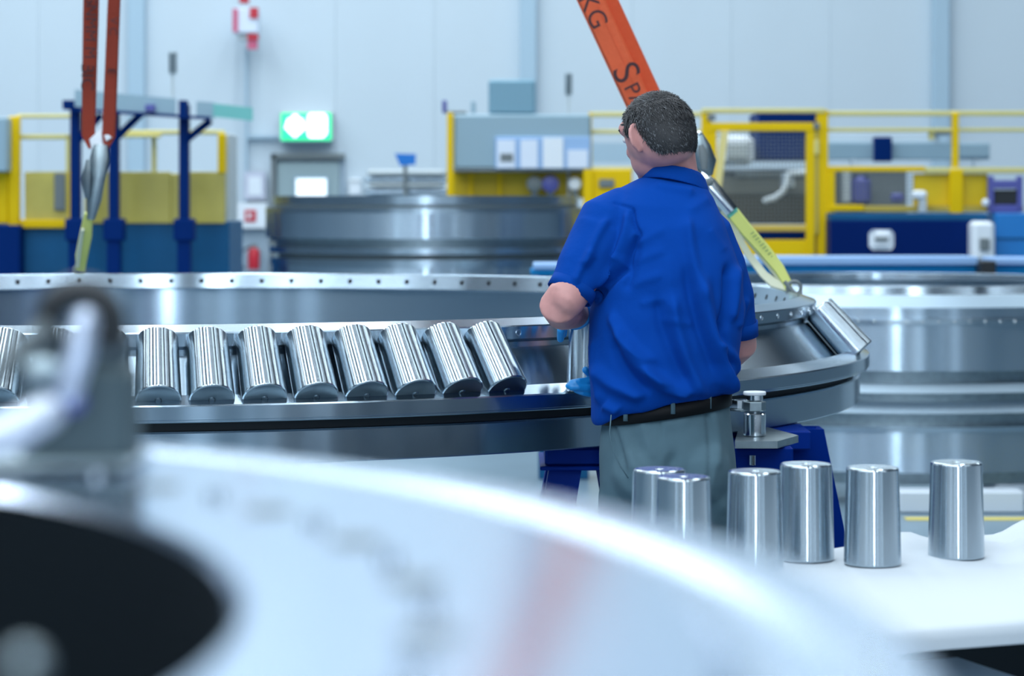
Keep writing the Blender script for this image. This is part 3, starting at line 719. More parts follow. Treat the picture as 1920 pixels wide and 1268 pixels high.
part('channel_lip', slanted(135, 202, 395, 219, 6, ML-.72, .32), 'navy', e)
part('end_channel', slanted(368, 190, 402, 192, 32, ML-.7, .3), 'grey', e)
part('teal_plate', slanted(400, 194, 474, 202, 25, ML-.72, .1), 'tealp', e)
part('clamp', pbox(272, 196, 290, 208, ML-.75, .06), 'violet', e)
part('top_block', pbox(335, 188, 350, 222, ML-.74, .1), 'navy', e)
def mast(px, y0, y1, D, lab, yb):
    e_ = empty('sensor_mast', P(px, y1, D), lab, 'sensor mast')
    part('pole', MB().tube([P(px, y1, D), P(px, yb, D)], .012, 8), 'greyl', e_)
    part('sensor_head', MB().cyl((P(px, 0, D).x, D, 0), .032, P(0, y1, D).z, P(0, y0, D).z, 16), 'steel', e_)
mast(324, 98, 138, ML-.55, 'slim grey sensor mast rising behind the gantry channel', 192)
mast(1066, 138, 178, 22.2, 'slim grey sensor mast rising beside the grey control cabinet', 689)

# ---------------------------------------------------------------- control cabinet in the middle
MC = 22.0
e = empty('control_cabinet', P(980, 620, MC), 'grey control cabinet with pinned papers and an upper box', 'cabinet')
def B(n, m, x0, y0, x1, y1, D=MC, dep=.1, c=.008): return part(n, pbox(x0, y0, x1, y1, D, dep, c), m, e)
B('main_panel', 'grey', 851, 214, 1108, 317, MC, .5, .02); B('upper_box', mat('blue_grey_box', (.17, .33, .43), rough=.45), 916, 149, 1004, 214, MC+.05, .4, .02)
B('shelf_lip', 'greyd', 850, 316, 1108, 322, MC-.02, .5)
B('holder_frame', 'paperb', 928, 256, 1108, 317, MC-.03, .03)
for x0_, y0_, x1_, m_ in ((932, 262, 966, 'paper'), (976, 262, 1008, 'paper'), (1018, 258, 1056, 'white'), (1064, 281, 1102, 'paper')): B('paper_sheet', m_, x0_, y0_, x1_, 315, MC-.045, .01, 0)
B('printed_picture', 'greyd', 938, 288, 962, 303, MC-.05, .004, 0)
B('lamp_stub', 'violet', 829, 188, 838, 212, MC+.1, .06); B('lamp_stub', 'grey', 883, 190, 892, 212, MC+.1, .06); B('lamp_arm', 'greyd', 836, 208, 875, 214, MC+.1, .06)
e = empty('safety_guard', P(960, 620, MC), 'yellow guard framework standing under the grey control cabinet', 'guard')
B('post', 'yellow', 838, 212, 850, 692, MC-.03); B('post', 'yellow', 1094, 318, 1112, 692, MC-.05)
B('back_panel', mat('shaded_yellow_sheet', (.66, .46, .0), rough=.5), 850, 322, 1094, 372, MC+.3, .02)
for x_ in (880, 934): B('upright', 'yellow', x_, 322, x_+6, 690, MC+.2, .05)
B('side_panel', 'yellow', 1110, 318, 1185, 420, MC-.02, .05); B('panel_opening', 'greyd', 1123, 336, 1152, 352, MC-.04, .02)
B('back_rail', 'ypale', 1108, 210, 1320, 219, MC+.1, .05); B('back_rail', 'ypale', 1108, 243, 1320, 251, MC+.1, .05); B('back_post', 'yellow', 1104, 210, 1110, 320, MC+.1, .05)
B('lower_rail', 'ypale', 1108, 313, 1190, 320, MC, .05)
for px, r, m_, lab in ((1002, 15, 'greyd', 'round dark motor under the control cabinet'), (1032, 16, 'violet', 'round violet blue drum under the control cabinet'), (1078, 12, 'white', 'pale rounded canister under the control cabinet')):
    en = empty('machine_part', P(px, 345, MC+.1), lab, 'machine part')
    q = P(px, 345, MC+.1)
    part('drum', MB().tube([q+Vector((0, -.04, 0)), q+Vector((0, -.03, 0)), q+Vector((0, .1, 0))], [r*.8/F*MC, r/F*MC, r/F*MC], 16), m_, en)
    part('mounting_foot', pbox(px-6, 345+r-3, px+6, 691, MC+.1, .08), 'greyd', en)
o = pbox(1110, 268, 1190, 305, 24.5, .1).build('wall_channel', 'column'); tag(o, 'grey blue channel on the wall behind the worker\'s head', 'channel')
e = empty('monitor_stand', P(762, 400, 24), 'bright blue tilted panel on a thin stand before the wall', 'panel')
part('panel', MB().loft([[P(740, 288, 24), P(780, 289, 24), P(779, 309, 24), P(750, 311, 24)], [P(740, 288, 24.05), P(780, 289, 24.05), P(779, 309, 24.05), P(750, 311, 24.05)]]), mat('bright_blue_panel', (.0, .17, .60), rough=.4), e)
part('pole', MB().tube([P(760, 308, 24.02), P(760, 660, 24.02)], .02, 8), 'greyd', e); part('base', MB().cyl((P(760, 0, 24).x, 24.02, 0), .2, 0, .03), 'greyd', e)
e = empty('parts_stack', P(755, 660, 24.5), 'stack of thin grey steel rings on a low bench by the wall', 'stack')
for k, (y0_, y1_, a_, b_) in enumerate(((318, 330, 688, 835), (332, 342, 682, 838), (344, 352, 690, 830), (354, 366, 684, 838))):
    part('stacked_ring', pbox(a_, y0_, b_, y1_, 24.4, .8, .02), 'far' if k % 2 else 'greyl', e); part('spacer', pbox(a_+14, y1_-1, b_-16, y1_+3, 24.5, .6), 'greyd', e)
part('bench', pbox(684, 368, 838, 661, 24.4, .8, .01), 'grey', e)

# ---------------------------------------------------------------- guarded cell at the photo's right
MR = 20.0
e = empty('guard_door', P(1435, 620, MR), 'yellow framed mesh safety door with a pale diagonal bar', 'safety door')
def B(n, m, x0, y0, x1, y1, D=MR, dep=.08, c=.006): return part(n, pbox(x0, y0, x1, y1, D, dep, c), m, e)
B('outer_post', 'yellow', 1316, 204, 1334, 724); B('outer_post', 'yellow', 1532, 206, 1553, 724); B('top_bar', 'ypale', 1316, 203, 1548, 212, MR-.01)
B('door_stile', 'yellow', 1332, 232, 1344, 478, MR-.03); B('door_stile', 'yellow', 1512, 232, 1528, 724, MR-.03); B('door_head', 'yellow', 1330, 230, 1526, 246, MR-.035)
B('lock_strip', mat('worn_yellow_strip', (.50, .40, .08), rough=.5), 1527, 240, 1535, 440, MR-.02)
B('door_rail', mat('ochre_rail', (.62, .43, .06), rough=.5), 1344, 422, 1512, 434, MR-.02); B('kick_panel', 'yellow', 1344, 450, 1512, 724, MR-.02)
B('lock', 'greyd', 1327, 214, 1342, 226, MR-.04); B('lock', 'greyd', 1526, 230, 1537, 242, MR-.05)
B('reflector', 'ypale', 1527, 262, 1536, 290, MR-.04)
part('diagonal_bar', MB().loft([[P(1351, 245, MR-.05), P(1366, 245, MR-.05), P(1366, 245, MR), P(1351, 245, MR)], [P(1338, 352, MR-.05), P(1352, 352, MR-.05), P(1352, 352, MR), P(1338, 352, MR)]]), mat('pale_yellow_bar', (.78, .66, .26), rough=.5), e)
wm = MB()
for k in range(1, 24): x_ = 1344+7*k; pbox(x_-.5, 246, x_+.5, 422, MR, .004, 0, wm)
for k in range(1, 25): y_ = 246+7*k; pbox(1344, y_-.5, 1512, y_+.5, MR+.004, .004, 0, wm)
tag(part('wire_mesh', wm, 'greyd', e, 0), kind='stuff')
e = empty('machine_tool', P(1440, 660, MR+1), 'large grey and navy machine standing behind the yellow mesh door', 'machine')
B('navy_head', 'navy', 1422, 210, 1530, 300, MR+.9, .8, .01); B('white_cover', 'white', 1352, 252, 1415, 310, MR+.7, .5, .05); B('cover_window', 'greyl', 1362, 268, 1404, 296, MR+.68, .03, .01)
B('slide', 'greyd', 1344, 318, 1700, 420, MR+1.2, .6, .01); B('slide_light_band', 'greyl', 1380, 322, 1512, 332, MR+1.1, .1); B('panel_light', mat('khaki_grey', (.24, .25, .22), rough=.5), 1350, 334, 1512, 364, MR+1.1, .1)
B('lower_body', mat('dark_olive', (.07, .065, .045), rough=.5), 1344, 366, 1512, 420, MR+1.05, .1); B('base', 'navy', 1344, 425, 1556, 724, MR+.9, .6)
B('gauge_plate', 'greyl', 1580, 318, 1596, 380, MR+1.0, .1); B('spindle_housing', 'violet', 1596, 330, 1634, 385, MR+1.0, .1, .04); B('coolant_box', 'violet', 1672, 362, 1696, 380, MR+.9, .1, .02)
hs = empty('air_hose', P(1480, 345, MR+.5), 'white curved hose pipe behind the mesh door', 'hose')
part('pipe', MB().capsules([P(1436, 376, MR+.6), P(1452, 372, MR+.6), P(1468, 360, MR+.6), P(1476, 345, MR+.6), P(1480, 326, MR+.6), P(1512, 324, MR+.6)], [.028]*6, 10), 'smear', hs)
part('bracket', pbox(1474, 322, 1490, 350, MR+.62, .5), 'smear', hs)
e = empty('guard_rail', P(1740, 620, MR), 'yellow guard rails and yellow panel over the navy cabinet', 'guard rail')
B('upper_rail', 'ypale', 1553, 208, 2010, 217, MR+.02); B('upper_rail', 'ypale', 1553, 240, 2010, 247, MR+.02); B('sill_rail', 'yellow', 1553, 312, 1735, 322, MR-.02); B('sill_rail', 'ypale', 1735, 314, 2010, 325, MR-.02)
B('rail_post', 'yellow', 1787, 211, 1798, 318, MR-.01); B('panel_post', 'yellow', 1781, 318, 1806, 400, MR-.04); B('post_foot', 'yellow', 1786, 398, 1799, 414, MR-.04)
B('inner_post', 'ypale', 1742, 242, 1752, 262, MR+.05, .05); B('yellow_panel', mat('yellow_sheet', (.74, .52, .0), rough=.45), 1713, 326, 1852, 386, MR+.04, .03)
B('corner_post', 'yellow', 1552, 322, 1566, 400, MR-.02); B('lower_rail', 'yellow', 1556, 384, 1620, 396, MR-.03); B('lower_rail', mat('ochre_rail2', (.50, .38, .06), rough=.5), 1620, 386, 1920, 398, MR-.02)
wm = MB()
for k in range(1, 21): x_ = 1566+7*k; pbox(x_-.5, 322, x_+.5, 386, MR+.02, .004, 0, wm)
for k in range(1, 9): y_ = 322+7*k; pbox(1566, y_-.5, 1713, y_+.5, MR+.024, .004, 0, wm)
tag(part('wire_mesh', wm, 'greyd', e, 0), kind='stuff')
e = empty('overhead_channel', P(1700, 283, MR+3), 'long grey blue channel on the wall behind the yellow rails with a navy box', 'channel')
B('channel_body', mat('blue_grey_channel', (.26, .40, .49), rough=.5), 1554, 268, 1856, 299, MR+3, .3); B('top_strip', 'wall', 1554, 250, 1760, 268, MR+3.1, .3)
B('navy_box', 'navy', 1640, 257, 1673, 303, MR+2.9, .15, .01); B('grey_end', 'grey', 1800, 270, 1856, 295, MR+2.98, .05); B('top_bracket', 'greyd', 1755, 246, 1785, 252, MR+2.95, .3)
for x_ in (1600, 1830): B('support_post', 'wall', x_-4, 298, x_+4, 679, MR+3, .1)
e = empty('navy_cabinet', P(1690, 600, MR), 'low navy cabinet bearing a rounded white handle plate', 'cabinet')
B('cabinet_body', mat('dark_navy_enamel', (.0, .014, .11), rough=.5, spec=.06), 1557, 414, 1826, 724, MR-.3, .8, .01); B('top_edge', 'dkblue', 1557, 400, 1850, 414, MR-.28, .8); B('handle_plate', 'white', 1630, 431, 1677, 469, MR-.34, .05, .03); B('handle_slot', 'greyd', 1641, 445, 1666, 452, MR-.36, .03)
e = empty('control_terminal', P(1845, 600, MR), 'white upright terminal with a dark display beside the navy cabinet', 'terminal')
B('case', 'white', 1824, 415, 1866, 490, MR-.5, .3, .03); B('display', 'greyd', 1838, 447, 1856, 470, MR-.53, .04); B('stand', 'black', 1836, 489, 1860, 740, MR-.5, .2)
e = empty('sky_blue_machine', P(1920, 600, MR), 'bright light blue machine panels at the photo\'s right edge', 'machine')
B('body', 'sky', 1866, 400, 2100, 724, MR-.2, .8, .01)
for y_ in (446, 484): B('panel_joint', 'dkblue', 1868, y_, 2100, y_+3, MR-.21, .01, 0)
e = empty('violet_frame', P(1890, 395, MR), 'violet blue window frame unit on top of the light blue machine', 'frame')
B('frame_side', 'violet', 1854, 330, 1864, 399, MR-.1); B('frame_side', 'violet', 1908, 330, 1918, 399, MR-.1); B('frame_top', 'violet', 1862, 338, 1910, 354, MR-.1); B('dark_slot', 'black', 1864, 356, 1908, 384, MR-.08); B('frame_sill', 'violet', 1860, 384, 1912, 400, MR-.1)
e = empty('bollard_lamp', P(1728, 390, MR), 'small white lamp head on a post before the yellow panel', 'lamp')
B('head', 'white', 1712, 357, 1739, 374, MR-.15, .1, .02); B('neck', 'greyl', 1724, 373, 1738, 399, MR-.14, .08)
o = MB().ell(P(1848, 380, MR-.1), (.033, 0, 0), (0, .02, 0), (0, 0, .033)).build('ball_float', 'white'); tag(o, 'round white knob beside the violet frame', 'knob')
# long blue beam
e = empty('roller_conveyor', P(1650, 640, 16.5), 'long blue beam with a pale top running behind the rings', 'beam')
B('beam_side', 'beamb', 1395, 496, 1832, 517, 16.2, .4); B('pale_top', mat('pale_blue_top', (.28, .47, .78), rough=.5), 1385, 482, 1835, 497, 16.15, .5); B('beam_side', 'beamb', 1868, 496, 2100, 516, 16.2, .4); B('pale_top', mat('pale_blue_top2', (.28, .47, .78), rough=.5), 1868, 484, 2100, 497, 16.15, .5)
B('lower_flange', 'dkblue', 1395, 517, 1832, 524, 16.2, .35); B('clamp_block', 'black', 1840, 490, 1868, 530, 16.0, .3); B('blue_block', 'bluest', 1872, 520, 1905, 535, 16.0, .3)
for x_ in (1420, 1640, 1850, 2040): B('leg', 'dkblue', x_, 516, x_+26, 794, 16.3, .15)
e = empty('blue_beam', P(900, 640, 14), 'blue beam end with pale top just beside the worker\'s sleeve', 'beam')
B('beam_side', 'beamb', 995, 505, 1110, 516, 13.2, .3); B('pale_top', mat('pale_blue_top3', (.28, .47, .78), rough=.5), 1000, 494, 1110, 506, 13.18, .32)
for x_ in (1010, 1080): B('leg', 'dkblue', x_, 512, x_+24, 900, 13.25, .2)
#@@WORKER
# ---------------------------------------------------------------- the worker
WD = 5.60
wk = empty('person', (P(1245, 0, WD).x, WD, 0), 'man in blue polo shirt and grey trousers holding a roller at the ring', 'person')
S = WD/F
def remesh(mb, voxel, smooth_it=4, fac=.5):
    me = bpy.data.meshes.new('tmp'); me.from_pydata(mb.v, [], mb.f); me.update()
    import bmesh
    bm = bmesh.new(); bm.from_mesh(me); bmesh.ops.recalc_face_normals(bm, faces=bm.faces); bm.to_mesh(me); bm.free()
    o = bpy.data.objects.new('tmp', me); C.objects.link(o)
    r = o.modifiers.new('r', 'REMESH'); r.mode = 'VOXEL'; r.voxel_size = voxel; r.adaptivity = 0
    s = o.modifiers.new('s', 'SMOOTH'); s.iterations = smooth_it; s.factor = fac
    dg = bpy.context.evaluated_depsgraph_get(); m2 = bpy.data.meshes.new_from_object(o.evaluated_get(dg))
    bpy.data.objects.remove(o); return m2
def finish(me, name, m, par=None):
    par = par or wk
    me.transform(Matrix.Translation(-wk.location))
    me.polygons.foreach_set('use_smooth', [True]*len(me.polygons)); me.materials.clear(); me.materials.append(M[m])
    me.name = name; o = bpy.data.objects.new(name, me); C.objects.link(o); o.parent = par; return o
def esec(c, a, b, yaw=0, tilt=0, n=40, p=2.3, roll=0):
    # closed super-ellipse section about c; a to the side, b in depth; tilt raises its right side, roll raises its front
    out = []
    cy, sy = math.cos(yaw), math.sin(yaw)
    for i in range(n):
        t = 2*PI*i/n; ct, st = math.cos(t), math.sin(t)
        x = a*abs(ct)**(2/p)*(1 if ct >= 0 else -1); y = b*abs(st)**(2/p)*(1 if st >= 0 else -1)
        out.append(Vector((c.x+x*cy-y*sy, c.y+x*sy+y*cy, c.z+tilt*x+roll*y)))
    return out
def prow(l, r, y, D, b, tilt=0, roll=0, yaw=0, p=2.3): 
    c = P((l+r)/2, y, D); return esec(c, (r-l)/2/F*D, b, yaw, tilt, p=p, roll=roll)
# --- shirt: trunk and two sleeves grown into one surface
sm = MB()
sm.loft([prow(1215, 1305, 330, 5.62, .055, -.06), prow(1196, 1322, 342, 5.62, .070, -.10), prow(1160, 1338, 362, 5.62, .092, -.10), prow(1136, 1348, 388, 5.615, .112, -.06),
         prow(1124, 1360, 425, 5.61, .128), prow(1116, 1376, 470, 5.605, .136), prow(1110, 1392, 520, 5.60, .140), prow(1106, 1394, 575, 5.60, .142), prow(1104, 1390, 630, 5.60, .146, .02),
         prow(1105, 1384, 680, 5.605, .152, .06), prow(1108, 1378, 720, 5.605, .154, .10), prow(1108, 1370, 748, 5.61, .150, .14), prow(1112, 1362, 760, 5.61, .142, .14)])
sm.capsules([P(1166, 400, 5.60), P(1142, 418, 5.59), P(1118, 462, 5.565), P(1092, 510, 5.54)], [.062, .074, .070, .064], 24)
sm.loft([[Vector(P(1110, 478, 5.55))+q for q in ring_] for ring_ in []]) if False else None
def sleeve_end(mb, pts, rs, n=28):
    pts = [Vector(p) for p in pts]; mb.tube(pts, rs, n)
sleeve_end(sm, [P(1130, 440, 5.57), P(1102, 490, 5.545), P(1069, 549, 5.52)], [.070, .062, .0545])
sm.capsules([P(1300, 408, 5.62), P(1326, 440, 5.625), P(1352, 500, 5.64), P(1372, 560, 5.66)], [.052, .060, .058, .054], 24)
sleeve_end(sm, [P(1350, 492, 5.64), P(1369, 552, 5.66), P(1379, 627, 5.69)], [.056, .055, .0520])
sme = remesh(sm, .0042, 7)
nv_ = len(sme.vertices); co = np.empty(nv_*3); sme.vertices.foreach_get('co', co); co = co.reshape(-1, 3)
no = np.empty(nv_*3); sme.vertices.foreach_get('normal', no); no = no.reshape(-1, 3)
px = 960+F*co[:, 0]/co[:, 1]; py = HY+F*(HC-co[:, 2])/co[:, 1]
facing = np.clip(-no[:, 1]*1.6+.25, 0, 1)
d = np.zeros(nv_)
folds = [   # soft ridges: x0, y0, x1, y1, half width px, height mm, bend px
    (1288, 410, 1318, 560, 10, 5, 4), (1306, 540, 1368, 740, 10, 7, 6), (1318, 520, 1372, 735, 11, 9, 8), (1262, 560, 1318, 745, 12, 8, 10), (1250, 480, 1262, 580, 12, 1.3, 0),
    (1160, 620, 1250, 725, 12, 8, 14), (1145, 590, 1225, 680, 10, 6, 10), (1120, 690, 1205, 745, 11, 7, 8), (1210, 690, 1290, 750, 10, 7, 8), (1180, 640, 1300, 740, 9, 4, 16),
    (1195, 455, 1245, 430, 9, 1.3, 0), (1190, 490, 1245, 470, 9, 1.3, 0), (1170, 540, 1240, 515, 9, 1.3, 0), (1290, 395, 1330, 372, 9, 1.3, 0), (1230, 345, 1300, 362, 8, 3, 0),
    (1178, 400, 1150, 490, 8, 5, -6), (1140, 410, 1098, 500, 8, 4, 5), (1110, 470, 1078, 530, 7, 4, 3), (1160, 480, 1125, 545, 8, 5, 0), (1092, 498, 1118, 480, 5, 1.3, 0),
    (1385, 500, 1372, 600, 8, 5, 0), (1400, 560, 1385, 615, 6, 4, 0), (1240, 600, 1300, 608, 8, 1.3, 0), (1200, 570, 1250, 560, 8, 1.3, 0), (1330, 430, 1360, 470, 8, 1.3, 0),
    (1345, 640, 1385, 700, 9, 7, -6), (1110, 640, 1128, 740, 9, 5, 4), (1135, 745, 1160, 770, 8, 5, 0)]
valleys = [(1186, 392, 1200, 440, 4, 5, 4), (1200, 440, 1176, 500, 6, 7, 6), (1176, 500, 1112, 568, 8, 9, 4), (1195, 455, 1175, 545, 10, 5, 0), (1365, 500, 1350, 625, 8, 8, -6), (1345, 600, 1372, 690, 8, 6, 0), (1150, 380, 1186, 392, 3, 2, 0),
           (1285, 500, 1345, 700, 10, 5, 8), (1230, 560, 1290, 720, 11, 5, 10), (1150, 640, 1215, 735, 10, 5, 10)]
def ridge(px, py, f, sgn):
    x0, y0, x1, y1, wd, h, bend = f
    L = math.hypot(x1-x0, y1-y0); ux, uy = (x1-x0)/L, (y1-y0)/L
    t = ((px-x0)*ux+(py-y0)*uy)/L; q = -(px-x0)*uy+(py-y0)*ux
    tc_ = np.clip(t, 0, 1); q = q-bend*4*tc_*(1-tc_)
    end = np.exp(-(np.maximum(0, np.abs(t-.5)-.38)/.12)**2)
    return sgn*h*.001*np.exp(-(q/wd)**2)*end
for f_ in folds: d += 2.5*ridge(px, py, f_, 1)
for f_ in valleys: d += 2.4*ridge(px, py, f_, -1)
d += .0018*np.sin(px/23+py/31)*np.sin(px/37-py/19+1.3)
co += no*(d*facing)[:, None]
ss = lambda x: np.clip(x, 0, 1)**2*(3-2*np.clip(x, 0, 1))
co[:, 2] -= .024*ss((1175-px)/60)*ss((py-690)/60)
co[:, 2] += .010*ss((px-1200)/60)*ss((py-730)/30)
sme.vertices.foreach_set('co', co.ravel()); sme.update()
shirt = finish(sme, 'polo_shirt', 'shirt')
# ribbed hems of the sleeves and a folded collar
def band_tube(c0, c1, r0, r1, th, name, m, n=36, par=None):
    c0, c1 = Vector(c0), Vector(c1); mb = MB(); mb.tube([c0, c1], [r0, r1], n, cap=False)
    k = len(mb.v)//2
    ax = (c1-c0).normalized(); inner = []
    outer = [Vector(v) for v in mb.v]
    mb2 = MB(); o0, o1 = outer[:k], outer[k:]
    i0 = [c0+(v-c0)*(1-th/r0) for v in o0]; i1 = [c1+(v-c1)*(1-th/r1) for v in o1]
    mb2.loft([o0, o1, i1, i0], closed=True)
    me = bpy.data.meshes.new(name); me.from_pydata([tuple(v) for v in mb2.v], [], mb2.f); me.update()
    return finish(me, name, m, par)
hd0, hd1 = P(1078, 533, 5.525), P(1067.5, 553, 5.518)
band_tube(hd0, hd1, .0555, .0560, .004, 'sleeve_hem', 'collar')
hd0, hd1 = P(1379, 604, 5.683), P(1380.5, 630, 5.69)
band_tube(hd0, hd1, .0530, .0528, .004, 'sleeve_hem', 'collar')
cm_ = MB()
def crow(cx, y, D, a, b, tilt, roll): return esec(P(cx, y, D), a, b, 0, tilt, 40, 2.0, roll)
cm_.loft([crow(1264, 327, 5.635, .0640, .066, -.13, -.20), crow(1263, 322, 5.630, .0675, .070, -.14, -.20), crow(1264, 330, 5.630, .0740, .0775, -.16, -.20),
          crow(1265, 345, 5.628, .0800, .084, -.20, -.20), crow(1266, 353, 5.628, .0815, .086, -.22, -.20), crow(1266, 353, 5.628, .0775, .082, -.22, -.20), crow(1264, 332, 5.630, .068, .070, -.16, -.20)], closed=True)
cme = remesh(cm_, .0022, 2); finish(cme, 'collar', 'collar')
# --- body: head, neck, trunk core, arms in one surface
hc = P(1235, 248, 5.60)
fd = Vector((-.62, .75, -.22)).normalized(); up = Vector((-.14, .06, 1)); up = (up-fd*up.dot(fd)).normalized(); lf = up.cross(fd)   # lf: the head's own left, towards the camera
if lf.y > 0: lf = -lf
bd = MB()
def H(f, l, u_): return hc+fd*f+lf*l+up*u_
def hpos(phi, el, k=1.0, off=0):
    s_ = math.sin(el); c = math.cos(el); bk = max(0, -math.cos(phi))
    if s_ < 0: c = c+(max(0, 1-abs(s_)**3.2)**(1/3.2)-c)*(.25+.75*bk)
    ff = math.cos(phi)*c; ll = math.sin(phi)*c
    v_ = fd*ff*.0935+lf*ll*.0800+up*s_*.0935
    return hc+v_*k, (fd*ff/.0955+lf*ll/.08+up*s_/.0935).normalized()
bd.loft([[hpos(2*PI*i/32, e_, .935)[0] for i in range(32)] for e_ in [math.radians(-84+168*j/20) for j in range(21)]])
bd.ell(H(.040, 0, -.055), fd*.050, lf*.052, up*.052)
bd.ell(H(.058, 0, -.088), fd*.028, lf*.030, up*.024)
bd.ell(H(.078, 0, .028), fd*.018, lf*.050, up*.026)        # brow
bd.ell(H(.066, .026, -.030), fd*.020, lf*.020, up*.020); bd.ell(H(.066, -.026, -.030), fd*.020, lf*.020, up*.020)
bd.tube([H(.088, 0, .010), H(.100, 0, -.016), H(.106, 0, -.030), H(.094, 0, -.036)], [.007, .009, .011, .008], 12)
bd.ell(H(.086, 0, -.058), fd*.010, lf*.022, up*.005); bd.ell(H(.085, 0, -.067), fd*.010, lf*.019, up*.005)
for sgn in (1, -1):    # ears: tilted plate with a rolled rim
    e0 = H(-.004, .072*sgn, -.012); out = (lf*sgn*.98-fd*.05).normalized(); th = out.cross(up).normalized()
    bd.ell(e0+out*.008, out*.018, th*.0045, up*.029, 16, 12)
    rim = [e0+out*(.006+.0205*math.cos(t))+up*(.003+.030*math.sin(t)) for t in [math.radians(-62+i*205/10) for i in range(11)]]
    bd.tube(rim, [.0035]+[.0048]*9+[.0035], 8)
    bd.ell(e0+out*.006-up*.028, out*.008, th*.004, up*.009, 10, 8)
bd.capsules([P(1250, 262, 5.612), P(1258, 300, 5.622), P(1263, 345, 5.635), P(1262, 400, 5.64)], [.064, .0585, .061, .075], 24)
bd.loft([prow(1190, 1330, 372, 5.63, .08), prow(1150, 1335, 410, 5.62, .095), prow(1140, 1355, 480, 5.61, .11), prow(1138, 1360, 600, 5.61, .115), prow(1140, 1350, 720, 5.61, .12), prow(1140, 1350, 800, 5.62, .12)])
# arms
bd.capsules([P(1150, 420, 5.59), P(1100, 500, 5.545), P(1062, 560, 5.50)], [.052, .047, .046], 20)
bd.capsules([P(1060, 556, 5.50), P(1047, 574, 5.495), P(1056, 584, 5.56), P(1075, 588, 5.66), P(1088, 588, 5.735)], [.044, .0445, .044, .036, .028], 20)
bd.capsules([P(1328, 455, 5.63), P(1365, 540, 5.66), P(1384, 625, 5.685)], [.050, .045, .043], 20)
bd.capsules([P(1384, 620, 5.685), P(1386, 644, 5.70), P(1370, 658, 5.74), P(1300, 690, 5.84), P(1200, 724, 5.865), P(1165, 718, 5.86)], [.042, .0435, .043, .036, .029, .027], 20)
bme = remesh(bd, .0042, 6)
body = finish(bme, 'body', 'skin')
# eyes, brows
for sgn in (1, -1):
    q = MB().ell(H(.079, .031*sgn, .002), fd*.007, lf*.011, up*.008, 14, 10)
    me = bpy.data.meshes.new('e'); me.from_pydata(q.v, [], q.f); me.update(); finish(me, 'eye', 'eye')
    q = MB().ell(H(.0855, .031*sgn, .002), fd*.003, lf*.005, up*.005, 10, 8)
    me = bpy.data.meshes.new('e'); me.from_pydata(q.v, [], q.f); me.update(); finish(me, 'iris', 'hair')
    q = MB().tube([H(.090, .012*sgn, .024), H(.092, .030*sgn, .029), H(.078, .048*sgn, .026)], [.003, .005, .003], 8)
    me = bpy.data.meshes.new('e'); me.from_pydata(q.v, [], q.f); me.update(); finish(me, 'eyebrow', 'hair')
# --- hair: a fitted cap with a hairline, and short strands
def hairline(phi):     # phi: 0 at the face, 180 at the nape -> lowest height (in units of the half height) that carries hair
    return float(np.interp(phi, [0, 40, 58, 64, 74, 82, 88, 94, 103, 114, 128, 180], [.62, .60, .50, .04, -.06, .20, .30, .20, -.15, -.52, -.68, -.72]))
ra, rl, ru = .0955, .0790, .0935
NP, NE = 96, 40
hv = []; hf = []; idx = {}
def hn(phi, el): 
    return .0020*math.sin(5*phi+4*el)*math.sin(4*el+2*phi)+.0007*math.sin(13*phi-9*el)
for layer in (0, 1):
    for i in range(NP):
        phi = 2*PI*i/NP; pd_ = abs(math.degrees(phi if phi <= PI else 2*PI-phi)); lo = math.asin(hairline(pd_))
        for j in range(NE+1):
            el = lo+(PI/2-lo)*j/NE
            edge = min(1, (j/NE)*7)
            k_ = (.965+.035*edge+hn(phi, el)*edge*8*.6) if layer == 0 else .93
            p_, n_ = hpos(phi, el, k_); hv.append(p_)
L1 = NP*(NE+1)
for i in range(NP):
    i2 = (i+1) % NP
    for j in range(NE):
        hf.append((i*(NE+1)+j, i2*(NE+1)+j, i2*(NE+1)+j+1, i*(NE+1)+j+1))
    hf.append((i*(NE+1), L1+i*(NE+1), L1+i2*(NE+1), i2*(NE+1)))
me = bpy.data.meshes.new('hair'); me.from_pydata([tuple(v) for v in hv], [], hf); me.update()
hair = finish(me, 'hair', 'hair')
rng = random.Random(3)
sv = {'hair': MB(), 'hairg': MB()}
cnt = 0
while cnt < 9000:
    phi = rng.uniform(0, 2*PI); u_ = rng.uniform(-.75, 1); el = math.asin(u_)
    pd_ = abs(math.degrees(phi if phi <= PI else 2*PI-phi))
    if u_ < hairline(pd_)+.015: continue
    cnt += 1
    p0, n_ = hpos(phi, el, .985)
    whorl = (-up*.9-fd*.35 if u_ < .7 else fd*.5-up*.2)
    if pd_ < 70 and u_ > .3: whorl = fd*.7+up*.1
    dr = whorl+Vector((rng.gauss(0, .28), rng.gauss(0, .28), rng.gauss(0, .28))); dr = (dr-n_*dr.dot(n_)).normalized()
    ln = rng.uniform(.008, .017)*(1.15 if u_ > .2 else .7); lift = rng.uniform(.2, .9)
    sd = n_.cross(dr).normalized()*rng.uniform(.0005, .0010)
    p1 = p0+(dr+n_*lift).normalized()*ln*.55; p2 = p1+(dr+n_*lift*.1).normalized()*ln*.5
    g = 'hairg' if rng.random() < (.10 if pd_ > 125 else .22) else 'hair'
    sv[g].add([p0-sd, p0+sd, p1+sd*.8, p1-sd*.8, p2], [(0, 1, 2, 3), (3, 2, 4)])
for g, nm in (('hair', 'hair_strands'), ('hairg', 'grey_strands')):
    me = bpy.data.meshes.new(nm); me.from_pydata([tuple(v) for v in sv[g].v], [], sv[g].f); me.update()
    o = finish(me, nm, g, hair); o['kind'] = 'stuff'
# --- gloves
gl = MB()
